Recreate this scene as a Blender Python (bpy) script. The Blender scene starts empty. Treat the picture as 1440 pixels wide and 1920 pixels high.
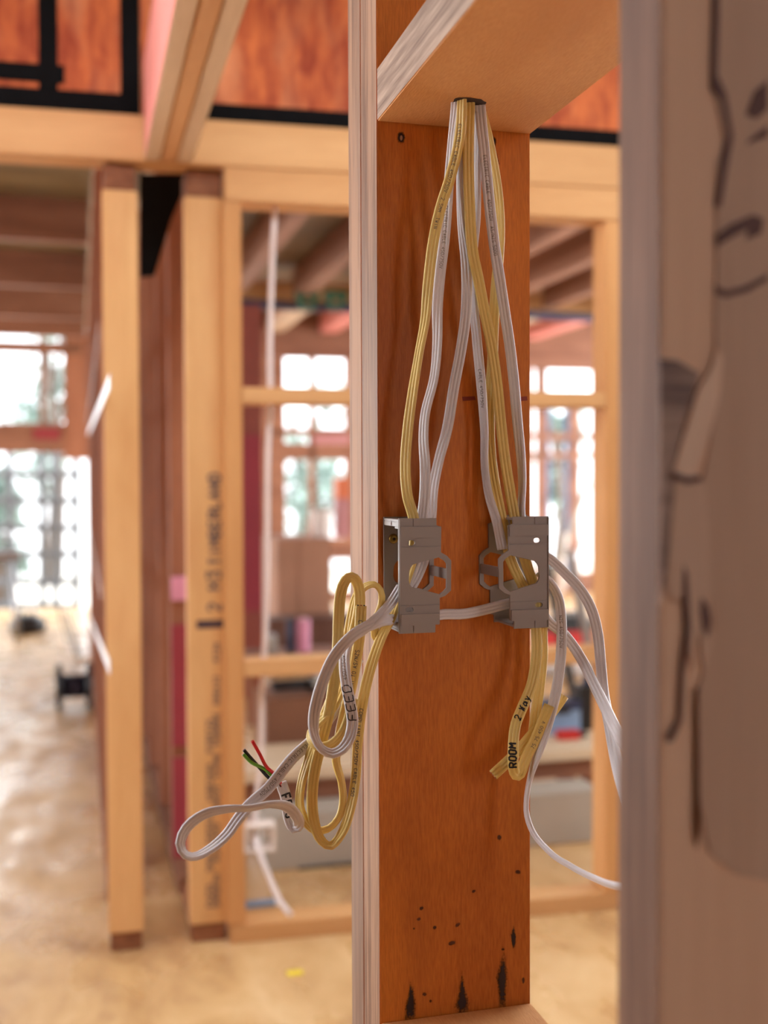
import bpy, bmesh, math, random
from mathutils import Vector, Matrix
random.seed(7)
SC = bpy.context.scene
COL = SC.collection
rad = math.radians

# ------------------------------------------------------------------ camera
FPX = 2100.0                                    # focal length in pixels of the 1440x1920 frame
CAM = Vector((0, 0, 1.15))
PITCH = math.degrees(math.atan(51 / FPX)); ROLL = -0.2
RC = (Matrix.Rotation(rad(90 - PITCH), 3, 'X') @ Matrix.Rotation(rad(ROLL), 3, 'Z'))
cd = bpy.data.cameras.new('camera'); cam = bpy.data.objects.new('camera', cd); COL.objects.link(cam)
cam.matrix_world = Matrix.Translation(CAM) @ RC.to_4x4()
cd.sensor_fit = 'VERTICAL'; cd.sensor_height = 36; cd.lens = FPX / 1920 * 36
cd.clip_start = 0.05; cd.clip_end = 200
cd.dof.use_dof = True; cd.dof.focus_distance = 0.94; cd.dof.aperture_fstop = 3.6
SC.camera = cam

# ------------------------------------------------------------------ daylight
w = bpy.data.worlds.new('world'); SC.world = w; w.use_nodes = True
bg = w.node_tree.nodes['Background']; bg.inputs[0].default_value = (0.94, 0.97, 1.0, 1); bg.inputs[1].default_value = 4.0
SC.view_settings.view_transform = 'Standard'; SC.view_settings.look = 'None'; SC.view_settings.gamma = 1
SC.view_settings.use_curve_mapping = False
SC.view_settings.exposure = 1.03
SC.cycles.max_bounces = 10; SC.cycles.diffuse_bounces = 6; SC.cycles.use_denoising = True
SC.cycles.sample_clamp_indirect = 8

# ------------------------------------------------------------------ frames and projection helpers
class Frame:
    def __init__(s, deg):
        s.t = rad(deg); s.p = Vector((math.cos(s.t), math.sin(s.t), 0)); s.d = Vector((-math.sin(s.t), math.cos(s.t), 0))
    def w(s, a, b, z): return s.p * a + s.d * b + Vector((0, 0, z))
    def l(s, v): return Vector((v.dot(s.p), v.dot(s.d), v.z))
FA = Frame(15.2); FB = Frame(12.4)
def ray(px, py): return (RC @ Vector(((px - 720) / FPX, (960 - py) / FPX, -1)))
def hb(F, b, px, py):                            # the point seen at a pixel, on the plane b = const: (a, z)
    r = ray(px, py); t = b / r.dot(F.d); v = CAM + r * t; return v.dot(F.p), v.z
def hz(F, z, px, py):                            # on the horizontal plane z: (a, b)
    r = ray(px, py); t = (z - CAM.z) / r.z; v = CAM + r * t; return v.dot(F.p), v.dot(F.d)

# ------------------------------------------------------------------ object helpers
def tag(o, label=None, cat=None, group=None, kind=None):
    if label: o['label'] = label
    if cat: o['category'] = cat
    if group: o['group'] = group
    if kind: o['kind'] = kind
    return o
def thing(name, label, cat, loc=(0, 0, 0), rz=0, group=None):
    o = bpy.data.objects.new(name, None); COL.objects.link(o); o.empty_display_size = .05
    o.location = loc; o.rotation_euler = (0, 0, rz); return tag(o, label, cat, group)
def build(name, bm, mats, parent=None, loc=None, rz=0, smooth=False, bevel=0):
    bmesh.ops.recalc_face_normals(bm, faces=bm.faces)
    if bevel: bmesh.ops.bevel(bm, geom=list(bm.edges), offset=bevel, segments=2, affect='EDGES', clamp_overlap=True)
    me = bpy.data.meshes.new(name); bm.to_mesh(me); bm.free()
    for m in (mats if isinstance(mats, (list, tuple)) else [mats]): me.materials.append(m)
    if smooth:
        for f in me.polygons: f.use_smooth = True
    o = bpy.data.objects.new(name, me); COL.objects.link(o)
    if parent: o.parent = parent
    if loc is not None: o.location = loc; o.rotation_euler = (0, 0, rz)
    return o
def box(bm, x0, x1, y0, y1, z0, z1, mi=0, side=None):
    vs = [bm.verts.new(p) for p in ((x0, y0, z0), (x1, y0, z0), (x1, y1, z0), (x0, y1, z0), (x0, y0, z1), (x1, y0, z1), (x1, y1, z1), (x0, y1, z1))]
    for q, ax in (((0, 3, 2, 1), 'z'), ((4, 5, 6, 7), 'z'), ((0, 1, 5, 4), 'y'), ((1, 2, 6, 5), 'x'), ((2, 3, 7, 6), 'y'), ((3, 0, 4, 7), 'x')):
        f = bm.faces.new([vs[i] for i in q]); f.material_index = mi
        if side and ax in side: f.material_index = side[ax]
    return vs
def obox(bm, c, size, M):                        # oriented box
    vs = box(bm, -size[0] / 2, size[0] / 2, -size[1] / 2, size[1] / 2, -size[2] / 2, size[2] / 2)
    for v in vs: v.co = M @ v.co + Vector(c)
def tube(bm, pts, r, n=10, cap=True, mi=0):
    rings = []; pts = [Vector(p) for p in pts]; prev = None
    for i, p in enumerate(pts):
        t = (pts[min(i + 1, len(pts) - 1)] - pts[max(i - 1, 0)]).normalized()
        if prev is None: u = t.cross(Vector((0.31, 0.2, 0.93))).normalized()
        else: u = (prev - t * prev.dot(t)).normalized()
        prev = u; v = t.cross(u); rr = r[i] if isinstance(r, (list, tuple)) else r
        rings.append([bm.verts.new(p + (u * math.cos(k * 2 * math.pi / n) + v * math.sin(k * 2 * math.pi / n)) * rr) for k in range(n)])
    for a, b in zip(rings, rings[1:]):
        for k in range(n): f = bm.faces.new((a[k], a[(k + 1) % n], b[(k + 1) % n], b[k])); f.smooth = True; f.material_index = mi
    if cap:
        for q in (rings[0], rings[-1]): f = bm.faces.new(q); f.material_index = mi
def lathe(bm, prof, n=20, c=(0, 0, 0)):
    rings = []
    for r, z in prof: rings.append([bm.verts.new((c[0] + r * math.cos(k * 2 * math.pi / n), c[1] + r * math.sin(k * 2 * math.pi / n), c[2] + z)) for k in range(n)])
    for a, b in zip(rings, rings[1:]):
        for k in range(n): bm.faces.new((a[k], a[(k + 1) % n], b[(k + 1) % n], b[k])).smooth = True
    bm.faces.new(rings[0]); bm.faces.new(rings[-1])
def board(name, F, a0, a1, b0, b1, z0, z1, mats, label=None, cat=None, group=None, kind=None, bevel=0.0, side=None, parent=None):
    """a length of timber in a wall frame, origin at the centre of its underside"""
    ca, cb = (a0 + a1) / 2, (b0 + b1) / 2
    bm = bmesh.new(); box(bm, a0 - ca, a1 - ca, b0 - cb, b1 - cb, 0, z1 - z0, side=side)
    if parent: 
        o = build(name, bm, mats, parent, bevel=bevel); L = parent.matrix_basis.inverted() @ F.w(ca, cb, z0); o.location = L; o.rotation_euler = (0, 0, F.t - parent.rotation_euler.z)
    else: o = build(name, bm, mats, None, F.w(ca, cb, z0), F.t, bevel=bevel)
    return tag(o, label, cat, group, kind)

# ------------------------------------------------------------------ materials
def lin(c): return tuple(((x / 255) / 12.92 if x / 255 <= .04045 else ((x / 255 + .055) / 1.055) ** 2.4) for x in c) + (1,)
def plain(name, rgb, rough=.6, noise=.12, scale=8, metal=0, bump=0, spec=.5):
    m = bpy.data.materials.new(name); m.use_nodes = True; nt = m.node_tree; b = nt.nodes['Principled BSDF']
    b.inputs['Roughness'].default_value = rough; b.inputs['Metallic'].default_value = metal; b.inputs['Specular IOR Level'].default_value = spec
    tc = nt.nodes.new('ShaderNodeTexCoord'); n = nt.nodes.new('ShaderNodeTexNoise'); n.inputs['Scale'].default_value = scale; n.inputs['Detail'].default_value = 5
    nt.links.new(tc.outputs['Object'], n.inputs['Vector'])
    r = nt.nodes.new('ShaderNodeValToRGB'); c = lin(rgb)
    r.color_ramp.elements[0].position = .3; r.color_ramp.elements[1].position = .7
    r.color_ramp.elements[0].color = tuple(x * (1 - noise) for x in c[:3]) + (1,); r.color_ramp.elements[1].color = tuple(min(1, x * (1 + noise)) for x in c[:3]) + (1,)
    nt.links.new(n.outputs['Fac'], r.inputs[0]); nt.links.new(r.outputs[0], b.inputs['Base Color'])
    if bump:
        bp = nt.nodes.new('ShaderNodeBump'); bp.inputs['Strength'].default_value = bump; bp.inputs['Distance'].default_value = .002
        nt.links.new(n.outputs['Fac'], bp.inputs['Height']); nt.links.new(bp.outputs[0], b.inputs['Normal'])
    return m
def wood(name, light, dark, axis='z', rough=.62, grain=28, fine=260, contrast=1., knots=0., bump=.25, vary=.0, tilt=0, blotch=None, blotch_amt=0., stretch=22, fs=18, fw=.35):
    m = bpy.data.materials.new(name); m.use_nodes = True; nt = m.node_tree; N = nt.nodes; Lk = nt.links.new; b = N['Principled BSDF']
    b.inputs['Roughness'].default_value = rough; b.inputs['Specular IOR Level'].default_value = .3
    tc = N.new('ShaderNodeTexCoord'); oi = N.new('ShaderNodeObjectInfo'); off = N.new('ShaderNodeVectorMath'); off.operation = 'ADD'
    cmb = N.new('ShaderNodeCombineXYZ')
    for i in range(3):
        mu = N.new('ShaderNodeMath'); mu.operation = 'MULTIPLY'; mu.inputs[1].default_value = (3.1, 5.7, 1.3)[i]; Lk(oi.outputs['Random'], mu.inputs[0]); Lk(mu.outputs[0], cmb.inputs[i])
    Lk(tc.outputs['Object'], off.inputs[0]); Lk(cmb.outputs[0], off.inputs[1])
    def stretched(k, t=0):
        mp = N.new('ShaderNodeMapping'); s = [1, 1, 1]; s['xyz'.index(axis)] = 1 / k; mp.inputs['Scale'].default_value = s
        mp.inputs['Rotation'].default_value = (0, rad(t), 0); Lk(off.outputs[0], mp.inputs[0]); return mp
    a = stretched(stretch, tilt); n1 = N.new('ShaderNodeTexNoise'); n1.inputs['Scale'].default_value = grain; n1.inputs['Detail'].default_value = 6; n1.inputs['Distortion'].default_value = .5
    Lk(a.outputs[0], n1.inputs['Vector'])
    f = stretched(fs, tilt); n2 = N.new('ShaderNodeTexNoise'); n2.inputs['Scale'].default_value = fine; n2.inputs['Detail'].default_value = 3; Lk(f.outputs[0], n2.inputs['Vector'])
    c = stretched(3); n3 = N.new('ShaderNodeTexNoise'); n3.inputs['Scale'].default_value = 5; n3.inputs['Detail'].default_value = 2; Lk(c.outputs[0], n3.inputs['Vector'])
    ad = N.new('ShaderNodeMath'); ad.operation = 'MULTIPLY_ADD'; ad.inputs[1].default_value = fw; Lk(n2.outputs['Fac'], ad.inputs[0]); 
    sc = N.new('ShaderNodeMath'); sc.operation = 'MULTIPLY_ADD'; sc.inputs[1].default_value = 1 - fw; Lk(n1.outputs['Fac'], sc.inputs[0])
    s3 = N.new('ShaderNodeMath'); s3.operation = 'MULTIPLY_ADD'; s3.inputs[1].default_value = .5; s3.inputs[2].default_value = -.25; Lk(n3.outputs['Fac'], s3.inputs[0])
    Lk(s3.outputs[0], sc.inputs[2]); Lk(sc.outputs[0], ad.inputs[2])
    r = N.new('ShaderNodeValToRGB'); e = r.color_ramp.elements; e[0].position = .5 - .2 / contrast; e[1].position = .5 + .2 / contrast; e[0].color = lin(dark); e[1].color = lin(light)
    Lk(ad.outputs[0], r.inputs[0]); col = r.outputs[0]
    def mix(colsock, facsock, rgb):
        mx = N.new('ShaderNodeMix'); mx.data_type = 'RGBA'; Lk(facsock, mx.inputs[0]); Lk(colsock, mx.inputs[6]); mx.inputs[7].default_value = lin(rgb); return mx.outputs[2]
    if knots:
        v = N.new('ShaderNodeTexVoronoi'); v.inputs['Scale'].default_value = 3.2; kk = stretched(2.2); Lk(kk.outputs[0], v.inputs['Vector'])
        kr = N.new('ShaderNodeValToRGB'); kr.color_ramp.elements[0].position = .02; kr.color_ramp.elements[1].position = .085; kr.color_ramp.elements[0].color = (knots,) * 3 + (1,); kr.color_ramp.elements[1].color = (0, 0, 0, 1)
        Lk(v.outputs['Distance'], kr.inputs[0]); col = mix(col, kr.outputs[0], tuple(x * .42 for x in dark))
    if blotch:
        nb = N.new('ShaderNodeTexNoise'); nb.inputs['Scale'].default_value = 9; nb.inputs['Detail'].default_value = 4; bb = stretched(3); Lk(bb.outputs[0], nb.inputs['Vector'])
        br = N.new('ShaderNodeValToRGB'); br.color_ramp.elements[0].position = .48; br.color_ramp.elements[1].position = .68; br.color_ramp.elements[0].color = (0, 0, 0, 1); br.color_ramp.elements[1].color = (blotch_amt,) * 3 + (1,)
        Lk(nb.outputs['Fac'], br.inputs[0]); col = mix(col, br.outputs[0], blotch)
    if vary:
        hs = N.new('ShaderNodeHueSaturation'); mr = N.new('ShaderNodeMapRange'); mr.inputs[3].default_value = 1 - vary; mr.inputs[4].default_value = 1 + vary
        Lk(oi.outputs['Random'], mr.inputs[0]); Lk(mr.outputs[0], hs.inputs['Value']); Lk(col, hs.inputs['Color']); col = hs.outputs[0]
    Lk(col, b.inputs['Base Color'])
    bp = N.new('ShaderNodeBump'); bp.inputs['Strength'].default_value = bump; bp.inputs['Distance'].default_value = .001; Lk(ad.outputs[0], bp.inputs['Height']); Lk(bp.outputs[0], b.inputs['Normal'])
    return m

LVL_FACE = wood('lvl_broad_face', (216, 128, 42), (162, 82, 16), 'z', contrast=.9, grain=7, fine=800, fs=9, fw=.42, rough=.55, tilt=8, bump=.6, stretch=2.5, blotch=(128, 58, 18), blotch_amt=.5)
LVL_EDGE = wood('lvl_laminated_edge', (170, 130, 102), (112, 80, 62), 'z', contrast=1.7, grain=120, fine=420, bump=.6, stretch=34, blotch=(150, 126, 110), blotch_amt=.5)
LVL_EDGE_Y = wood('nogging_laminated_edge', (190, 162, 142), (118, 92, 78), 'y', contrast=1.2, grain=140, fine=420, bump=.5, stretch=30)
NOG_FACE = wood('nogging_broad_face', (232, 178, 122), (200, 140, 84), 'y', contrast=.8, grain=9, fine=700, fs=6, fw=.45, bump=.6, stretch=2.2, blotch=(184, 120, 66), blotch_amt=.5)
NEAR_FACE = wood('near_stud_broad_face', (244, 208, 180), (226, 184, 154), 'z', contrast=.8, grain=10, fine=140, bump=.2, stretch=12)
NEAR_EDGE = wood('near_stud_edge', (168, 126, 104), (108, 76, 62), 'z', contrast=1.2, grain=70, fine=300, bump=.4, stretch=40, blotch=(110, 84, 72), blotch_amt=.7)
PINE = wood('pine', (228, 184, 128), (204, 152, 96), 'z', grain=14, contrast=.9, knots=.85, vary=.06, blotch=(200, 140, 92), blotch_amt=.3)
PINE_X = wood('pine_across', (222, 174, 120), (196, 144, 92), 'x', grain=14, contrast=.9, knots=.8, vary=.06)
PINE_Y = wood('pine_along', (216, 168, 124), (186, 136, 94), 'y', grain=14, contrast=.9, knots=.6, vary=.08)
PINE_TRIM = wood('trimmer_pine', (212, 160, 104), (188, 132, 80), 'z', grain=14, contrast=.8, knots=.7, vary=.04)
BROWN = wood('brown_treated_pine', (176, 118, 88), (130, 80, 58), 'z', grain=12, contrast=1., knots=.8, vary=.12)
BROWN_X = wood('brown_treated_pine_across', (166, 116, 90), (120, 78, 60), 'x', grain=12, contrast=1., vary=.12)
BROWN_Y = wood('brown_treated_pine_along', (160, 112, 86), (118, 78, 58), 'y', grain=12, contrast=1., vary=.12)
PINK_Y = wood('pink_stained_pine', (226, 150, 140), (206, 120, 112), 'y', grain=10, contrast=.8)
PINK_X = wood('pink_primed_board', (208, 150, 150), (180, 120, 122), 'x', grain=10, contrast=.8)
GREY_Y = wood('weathered_pale_pine', (214, 190, 164), (186, 158, 132), 'y', grain=14, contrast=.9)
DARKEND = wood('stained_end_grain', (150, 98, 66), (112, 66, 42), 'x', grain=40, contrast=1.2, stretch=2)
PLY_DARK = wood('olive_ply_sheet', (150, 128, 92), (108, 88, 60), 'x', grain=8, contrast=1.1, knots=.4)
OSB = wood('oriented_strand_board', (206, 108, 54), (146, 54, 20), 'z', grain=26, fine=70, contrast=1.5, stretch=2.4, blotch=(220, 150, 104), blotch_amt=.6, bump=.4)
CARD = plain('brown_cardboard', (132, 90, 66), .8, .1, 4)
CARD_L = plain('light_cardboard', (168, 122, 96), .8, .1, 4)
TAPE = plain('black_tape', (15, 14, 15), .9, .2, 30, spec=.1)
WHITE = plain('white_cable_sheath', (206, 200, 202), .38, .03, 40, spec=.5)
YELLOW = plain('yellow_cable_sheath', (216, 186, 104), .4, .04, 40, spec=.5)
WHITE_FAR = plain('white_sheath_far', (230, 222, 222), .45, .03, 30)
INK = plain('black_ink', (18, 12, 16), .6, .1, 30)
INK_PRINT = plain('grey_printing_ink', (104, 92, 80), .7, .1, 30)
INK_STENCIL = plain('stencil_ink', (118, 96, 84), .8, .2, 60)
PLASTIC = plain('grey_white_plastic', (140, 128, 122), .45, .04, 30, bump=.05)
METAL = plain('galvanised_steel', (170, 172, 176), .35, .1, 20, metal=.9)
BRASS = plain('brass_screw', (150, 120, 60), .35, .15, 80, metal=.9)
REDW = plain('red_wire', (214, 22, 24), .35, .05, 50); GREENW = plain('green_wire', (98, 168, 40), .35, .05, 50); BLACKW = plain('black_wire', (14, 14, 14), .35, .1, 50)
COPPER = plain('copper_core', (170, 96, 66), .3, .05, 50, metal=.9)
RED_PAPER = plain('red_building_wrap', (152, 52, 66), .6, .12, 3)
PINKISH = plain('pink_insulation', (222, 150, 178), .8, .1, 10)
BLACK = plain('black_plastic', (26, 25, 28), .45, .1, 12)
NAVY = plain('dark_blue_plastic', (46, 54, 84), .5, .1, 12)
BLUE = plain('light_blue_plastic', (128, 156, 190), .5, .1, 12)
REDP = plain('red_plastic', (196, 40, 36), .45, .1, 12)
OFFW = plain('off_white_plastic', (226, 216, 208), .5, .06, 12)
ORANGE = plain('orange_plastic', (222, 122, 80), .5, .06, 12)
GREYB = plain('grey_sheet', (168, 160, 148), .75, .06, 5)
PALEB = plain('pale_board', (214, 194, 164), .7, .06, 5)
GREENP = plain('green_plastic', (34, 92, 64), .5, .1, 12)
YELM = plain('yellow_tag', (236, 214, 40), .6, .05, 20)
CONC = plain('pale_concrete', (196, 190, 180), .9, .08, 2)
LEAF = plain('leaf', (120, 138, 130), .7, .3, 3); BARK = plain('bark', (90, 78, 70), .9, .2, 12)
RENDER = plain('peach_render', (228, 190, 172), .85, .05, 3)
HOLE_SHADE = plain('hole_shade', (52, 28, 20), .8, .3, 90); KNOTM = plain('nail_spot', (92, 44, 22), .8, .3, 90)
RESIN = plain('purple_resin_stain', (108, 78, 76), .7, .2, 30)
VENEER = wood('peeled_veneer', (222, 190, 168), (200, 166, 144), 'z', grain=10, contrast=.8, stretch=10)
VENEER_L = wood('pale_torn_veneer', (244, 214, 192), (226, 192, 168), 'z', grain=10, contrast=.8, stretch=10)
VENEER_R = wood('ribbed_torn_veneer', (176, 150, 138), (112, 92, 90), 'x', grain=60, contrast=2, stretch=8)
SCAFM = plain('dull_scaffold_steel', (92, 94, 98), .6, .1, 10)
LIT_EDGE_POLE = plain('lit_edge_and_pole_white', (226, 224, 226), .4, .06, 12)

def floor_mat():
    m = bpy.data.materials.new('wet_flooring_sheet'); m.use_nodes = True; nt = m.node_tree; N = nt.nodes; Lk = nt.links.new; b = N['Principled BSDF']
    tc = N.new('ShaderNodeTexCoord'); mp = N.new('ShaderNodeMapping'); mp.inputs['Scale'].default_value = (1, .55, 1); Lk(tc.outputs['Object'], mp.inputs[0])
    n = N.new('ShaderNodeTexNoise'); n.inputs['Scale'].default_value = 5; n.inputs['Detail'].default_value = 7; n.inputs['Roughness'].default_value = .62; n.inputs['Distortion'].default_value = .4; Lk(mp.outputs[0], n.inputs['Vector'])
    r = N.new('ShaderNodeValToRGB'); e = r.color_ramp.elements; e[0].position = .34; e[1].position = .66; e[0].color = lin((168, 128, 86)); e[1].color = lin((216, 182, 134)); x = e.new(.5); x.color = lin((200, 162, 112))
    Lk(n.outputs['Fac'], r.inputs[0]); Lk(r.outputs[0], b.inputs['Base Color'])
    n2 = N.new('ShaderNodeTexNoise'); n2.inputs['Scale'].default_value = 7; n2.inputs['Detail'].default_value = 6; Lk(mp.outputs[0], n2.inputs['Vector'])
    r2 = N.new('ShaderNodeMapRange'); r2.inputs[1].default_value = .38; r2.inputs[2].default_value = .62; r2.inputs[3].default_value = .2; r2.inputs[4].default_value = .52
    Lk(n2.outputs['Fac'], r2.inputs[0]); Lk(r2.outputs[0], b.inputs['Roughness']); b.inputs['Specular IOR Level'].default_value = .45
    bp = N.new('ShaderNodeBump'); bp.inputs['Strength'].default_value = .25; bp.inputs['Distance'].default_value = .006; Lk(n2.outputs['Fac'], bp.inputs['Height']); Lk(bp.outputs[0], b.inputs['Normal'])
    return m
FLOOR = floor_mat()

# ------------------------------------------------------------------ room shell
BW = 10.87                                       # far window wall
board('floor', FA, -7, 6, -2.6, BW + .1, -.12, 0, FLOOR, 'pale wet-looking sheet flooring', kind='structure')
board('trim_1', FA, -14, 14, BW + .1, 40, -.5, -.3, CONC, 'pale ground outside', kind='structure')
for i, q in enumerate(((-7, 6, -2.6, 1.45), (-7, -3, 1.451, 2.1), (4, 6, 1.451, 2.1), (-7, 6, 2.101, BW + .1))):   # ceiling gap added between the two walls to light the framed one
    board('ceiling' if i == 0 else 'ceiling_%s' % 'abcd'[i], FA, *q, 2.62, 2.66, PLY_DARK, kind='structure')
board('wall_back', FA, -7, 1.5, -2.7, -2.6, 0, 2.62, BROWN_X, kind='structure')
board('wall_back_right', FA, 2.1, 6, -2.7, -2.6, 0, 2.62, BROWN_X, kind='structure')
board('wall_back_low', FA, 1.501, 2.099, -2.7, -2.6, 0, 1.0, BROWN_X, kind='structure')  # opening added in the unseen back wall to light the near stud
board('wall_left', FA, -7.1, -7, -2.7, .7, 0, 2.62, BROWN_X, kind='structure')
board('wall_right', FA, 6, 6.1, -2.7, 1.5, 0, 2.62, BROWN_X, kind='structure')
board('light_block_partition', FA, -7, -.4, .70, .79, 0, 2.62, BROWN_X, kind='structure')  # unseen wall added to keep side light off the near stud
board('sky_backdrop', FA, -12, 12, 19, 19.2, -.3, 4.2, plain('pale_backdrop', (226, 230, 234), .8, .04, 1), 'pale backdrop added outside to dim the sky in the far windows', kind='structure')  # backdrop added to dim the sky behind the far windows

# ------------------------------------------------------------------ wall with the framed opening (about 2.7 m away)
_, B0 = hz(FB, 0, 429, 1771)
def zB(px, py, b=None): return hb(FB, B0 if b is None else b, px, py)[1]
def aB(px, py=1000, b=None): return hb(FB, B0 if b is None else b, px, py)[0]
zL0, zL1 = zB(430, 312), zB(530, 233)
zH0 = zB(455, 378)
aR = aB(1250)
board('lintel_beam', FB, -1.7, aR + .6, B0, B0 + .09, zL0, zL1, PINE_X, 'long horizontal pine beam running under the strand board panels', 'beam', bevel=.003)
board('window_head', FB, aB(425), aR, B0, B0 + .09, zH0, zL0 - .001, PINE_X, 'shorter pine head member directly below the long beam, over the framed opening', 'timber', bevel=.003)
board('trimmer_stud', FB, aB(421), aB(456), B0, B0 + .09, .046, zH0 - .001, PINE_TRIM, 'plain narrow stud forming the left side of the framed opening', 'stud', bevel=.002)
board('jamb_stud', FB, aB(1136), aR, B0, B0 + .09, .046, zH0 - .001, PINE_TRIM, 'stud at the right side of the framed opening, partly behind the nearest stud', 'stud', bevel=.002)
zd = zB(560, 757), zB(560, 727)
board('dwang', FB, aB(456) + .001, aB(1136) - .001, B0, B0 + .09, zd[0], zd[1], PINE_X, 'upper horizontal crosspiece in the framed opening, level with the far bright windows', 'crosspiece', 'crosspieces in the framed opening', bevel=.002)
zd = zB(560, 1266), zB(560, 1236)
board('dwang', FB, aB(456) + .001, aB(1136) - .001, B0, B0 + .09, zd[0], zd[1], PINE_X, 'lower horizontal crosspiece in the framed opening, behind the cable coil', 'crosspiece', 'crosspieces in the framed opening', bevel=.002)
board('bottom_plate', FB, aB(426), aR, B0, B0 + .09, 0, .045, PINE_X, 'bottom plate on the floor under the framed opening', 'timber', bevel=.002)
# strand board above the beam, with black tape
ob = B0 + .05
o = thing('strand_board_panel', 'orange strand board panel left of the overhead beam, with crossed black tape', 'panel', FB.w(-1.7, ob, zL1), FB.t)
def obpart(name, parent, a0, a1, b0, b1, z0, z1, m): return board(name, FB, a0, a1, b0, b1, z0, z1, m, parent=parent)
aV = aB(263, 200)
obpart('board', o, -1.7, aV, ob, ob + .012, zL1, 2.62, OSB)
t0 = ob - .0006
obpart('black_tape', o, -1.2, aV, t0, ob - .0001, zL1, zB(100, 167, ob), TAPE)
obpart('black_tape', o, aB(226, 150, ob), aV, t0 - .0006, ob - .0005, zB(240, 180, ob), 2.62, TAPE)
obpart('black_tape', o, aB(72, 80, ob), aB(108, 80, ob), t0 - .0012, ob - .0011, zB(90, 170, ob), 2.62, TAPE)
obpart('black_tape', o, -1.2, aB(121, 140, ob), t0 - .0018, ob - .0017, zB(60, 154, ob), zB(60, 119, ob), TAPE)
o = thing('strand_board_panel', 'orange strand board panel right of the overhead beam, one black tape band along its foot', 'panel', FB.w(aV, ob, zL1), FB.t)
obpart('board', o, aV + .002, aR + .6, ob, ob + .012, zL1, 2.62, OSB)
obpart('black_tape', o, aV + .05, aR + .55, t0, ob - .0001, zL1, zB(560, 204, ob), TAPE)

# overhead triple beam running toward the camera
zo = zL0 + .002
_p = FB.w(*(lambda r: (r[0], B0, r[1]))(hb(FB, B0, 315, 303))); BE = _p.dot(FA.d) - .003
beam = thing('overhead_beam', 'triple laminated pine beam running overhead from the long horizontal beam', 'beam', FA.w(0, BE, zo), FA.t)
xs = [hb(FA, BE, px, 303)[0] for px in (270, 300, 330, 360)]
for i, m in enumerate((GREY_Y, PINE_Y, GREY_Y)):
    mm = [m, PINK_Y] if i == 0 else m
    bm = bmesh.new(); box(bm, xs[i] + .0008, xs[i + 1] - .0008, -1.6, -i * .002, 0, .24, side={'x': 1} if i == 0 else None)
    build('lamination', bm, mm, beam, bevel=.003)['label'] = ('pink-stained outer lamination', 'orange middle lamination', 'pale right lamination')[i]

# ------------------------------------------------------------------ receding walls on the left
def receding(px0, px1, pyb, ptop, name_side, mend, depth_to, first=.62):
    a0, b = hz(FA, 0, px0, pyb); a1 = hb(FA, b, px1, pyb)[0]
    zt = hb(FA, b, (px0 + px1) / 2, ptop)[1]
    board('end_stud', FA, a0, a1, b, b + .045, .046, zt, mend[0], mend[1], 'stud', bevel=.002)
    board('plate_end', FA, a0 + .004, a1 - .004, b + .004, b + .3, 0, .045, DARKEND, 'dark-stained end of the bottom plate under the %s end stud' % name_side, 'timber', bevel=.002)
    board('plate_end', FA, a0 + .004, a1 - .004, b + .004, b + .12, zt + .001, zL0 - .004, DARKEND, 'dark-stained end of the top plate above the %s end stud' % name_side, 'timber', bevel=.002)
    return a0, a1, b
c1 = receding(205, 270, 1787, 357, 'left', (PINE, 'pale pine end stud standing leftmost, beside the bright far doorway'), BW)
c2 = receding(357, 427, 1770, 370, 'stencilled', (PINE, 'pale pine end stud with a column of black stencilled printing'), BW)
# plates and studs behind
for (a0, a1, b), nm, n in ((c1, 'left', 12), (c2, 'middle', 9)):
    w_ = .09
    top = thing('receding_wall_frame', 'row of brown studs receding toward the windows behind the %s end stud' % nm, 'wall frame', FA.w(a0, b, 0), FA.t)
    for k in range(1, n):
        y = .55 * k
        if nm == 'middle' and b + y > 7.5: break
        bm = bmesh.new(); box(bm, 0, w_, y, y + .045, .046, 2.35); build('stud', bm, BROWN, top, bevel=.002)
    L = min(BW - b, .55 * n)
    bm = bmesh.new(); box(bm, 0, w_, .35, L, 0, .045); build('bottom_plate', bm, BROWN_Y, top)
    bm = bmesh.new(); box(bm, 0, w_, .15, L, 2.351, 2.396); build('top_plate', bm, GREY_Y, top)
    for z in ((.8, 1.6) if nm == 'left' else ()):
        for k in range(1, n - 1):
            bm = bmesh.new(); box(bm, 0, w_, .55 * k + .046, .55 * k + .549, z, z + .045)
            if nm == 'middle' and b + .55 * k > 7: bm.free(); break
            build('nogging', bm, BROWN_Y, top)
a1_, b1_ = c1[0], c1[2]
for (pA, pB, lab) in (((206, 715), (166, 812), 'white strip painted in for a lit crosspiece edge on the receding wall, upper one near head height'), ((206, 1252), (168, 1160), 'white strip painted in for a lit crosspiece edge on the receding wall, lower one')):
    def onA(p):
        r = ray(*p); t = (a1_ - .002) / r.dot(FA.p); return CAM + r * t
    P, Q = onA(pA), onA(pB)
    bm = bmesh.new(); d = (Q - P); M = d.to_track_quat('X', 'Z').to_matrix(); obox(bm, (0, 0, 0), (d.length, .002, .03), M)
    tag(build('lit_edge_strip', bm, LIT_EDGE_POLE, None, (P + Q) / 2, 0), lab, 'strap')  # white strip stands in for light on a crosspiece edge
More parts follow.
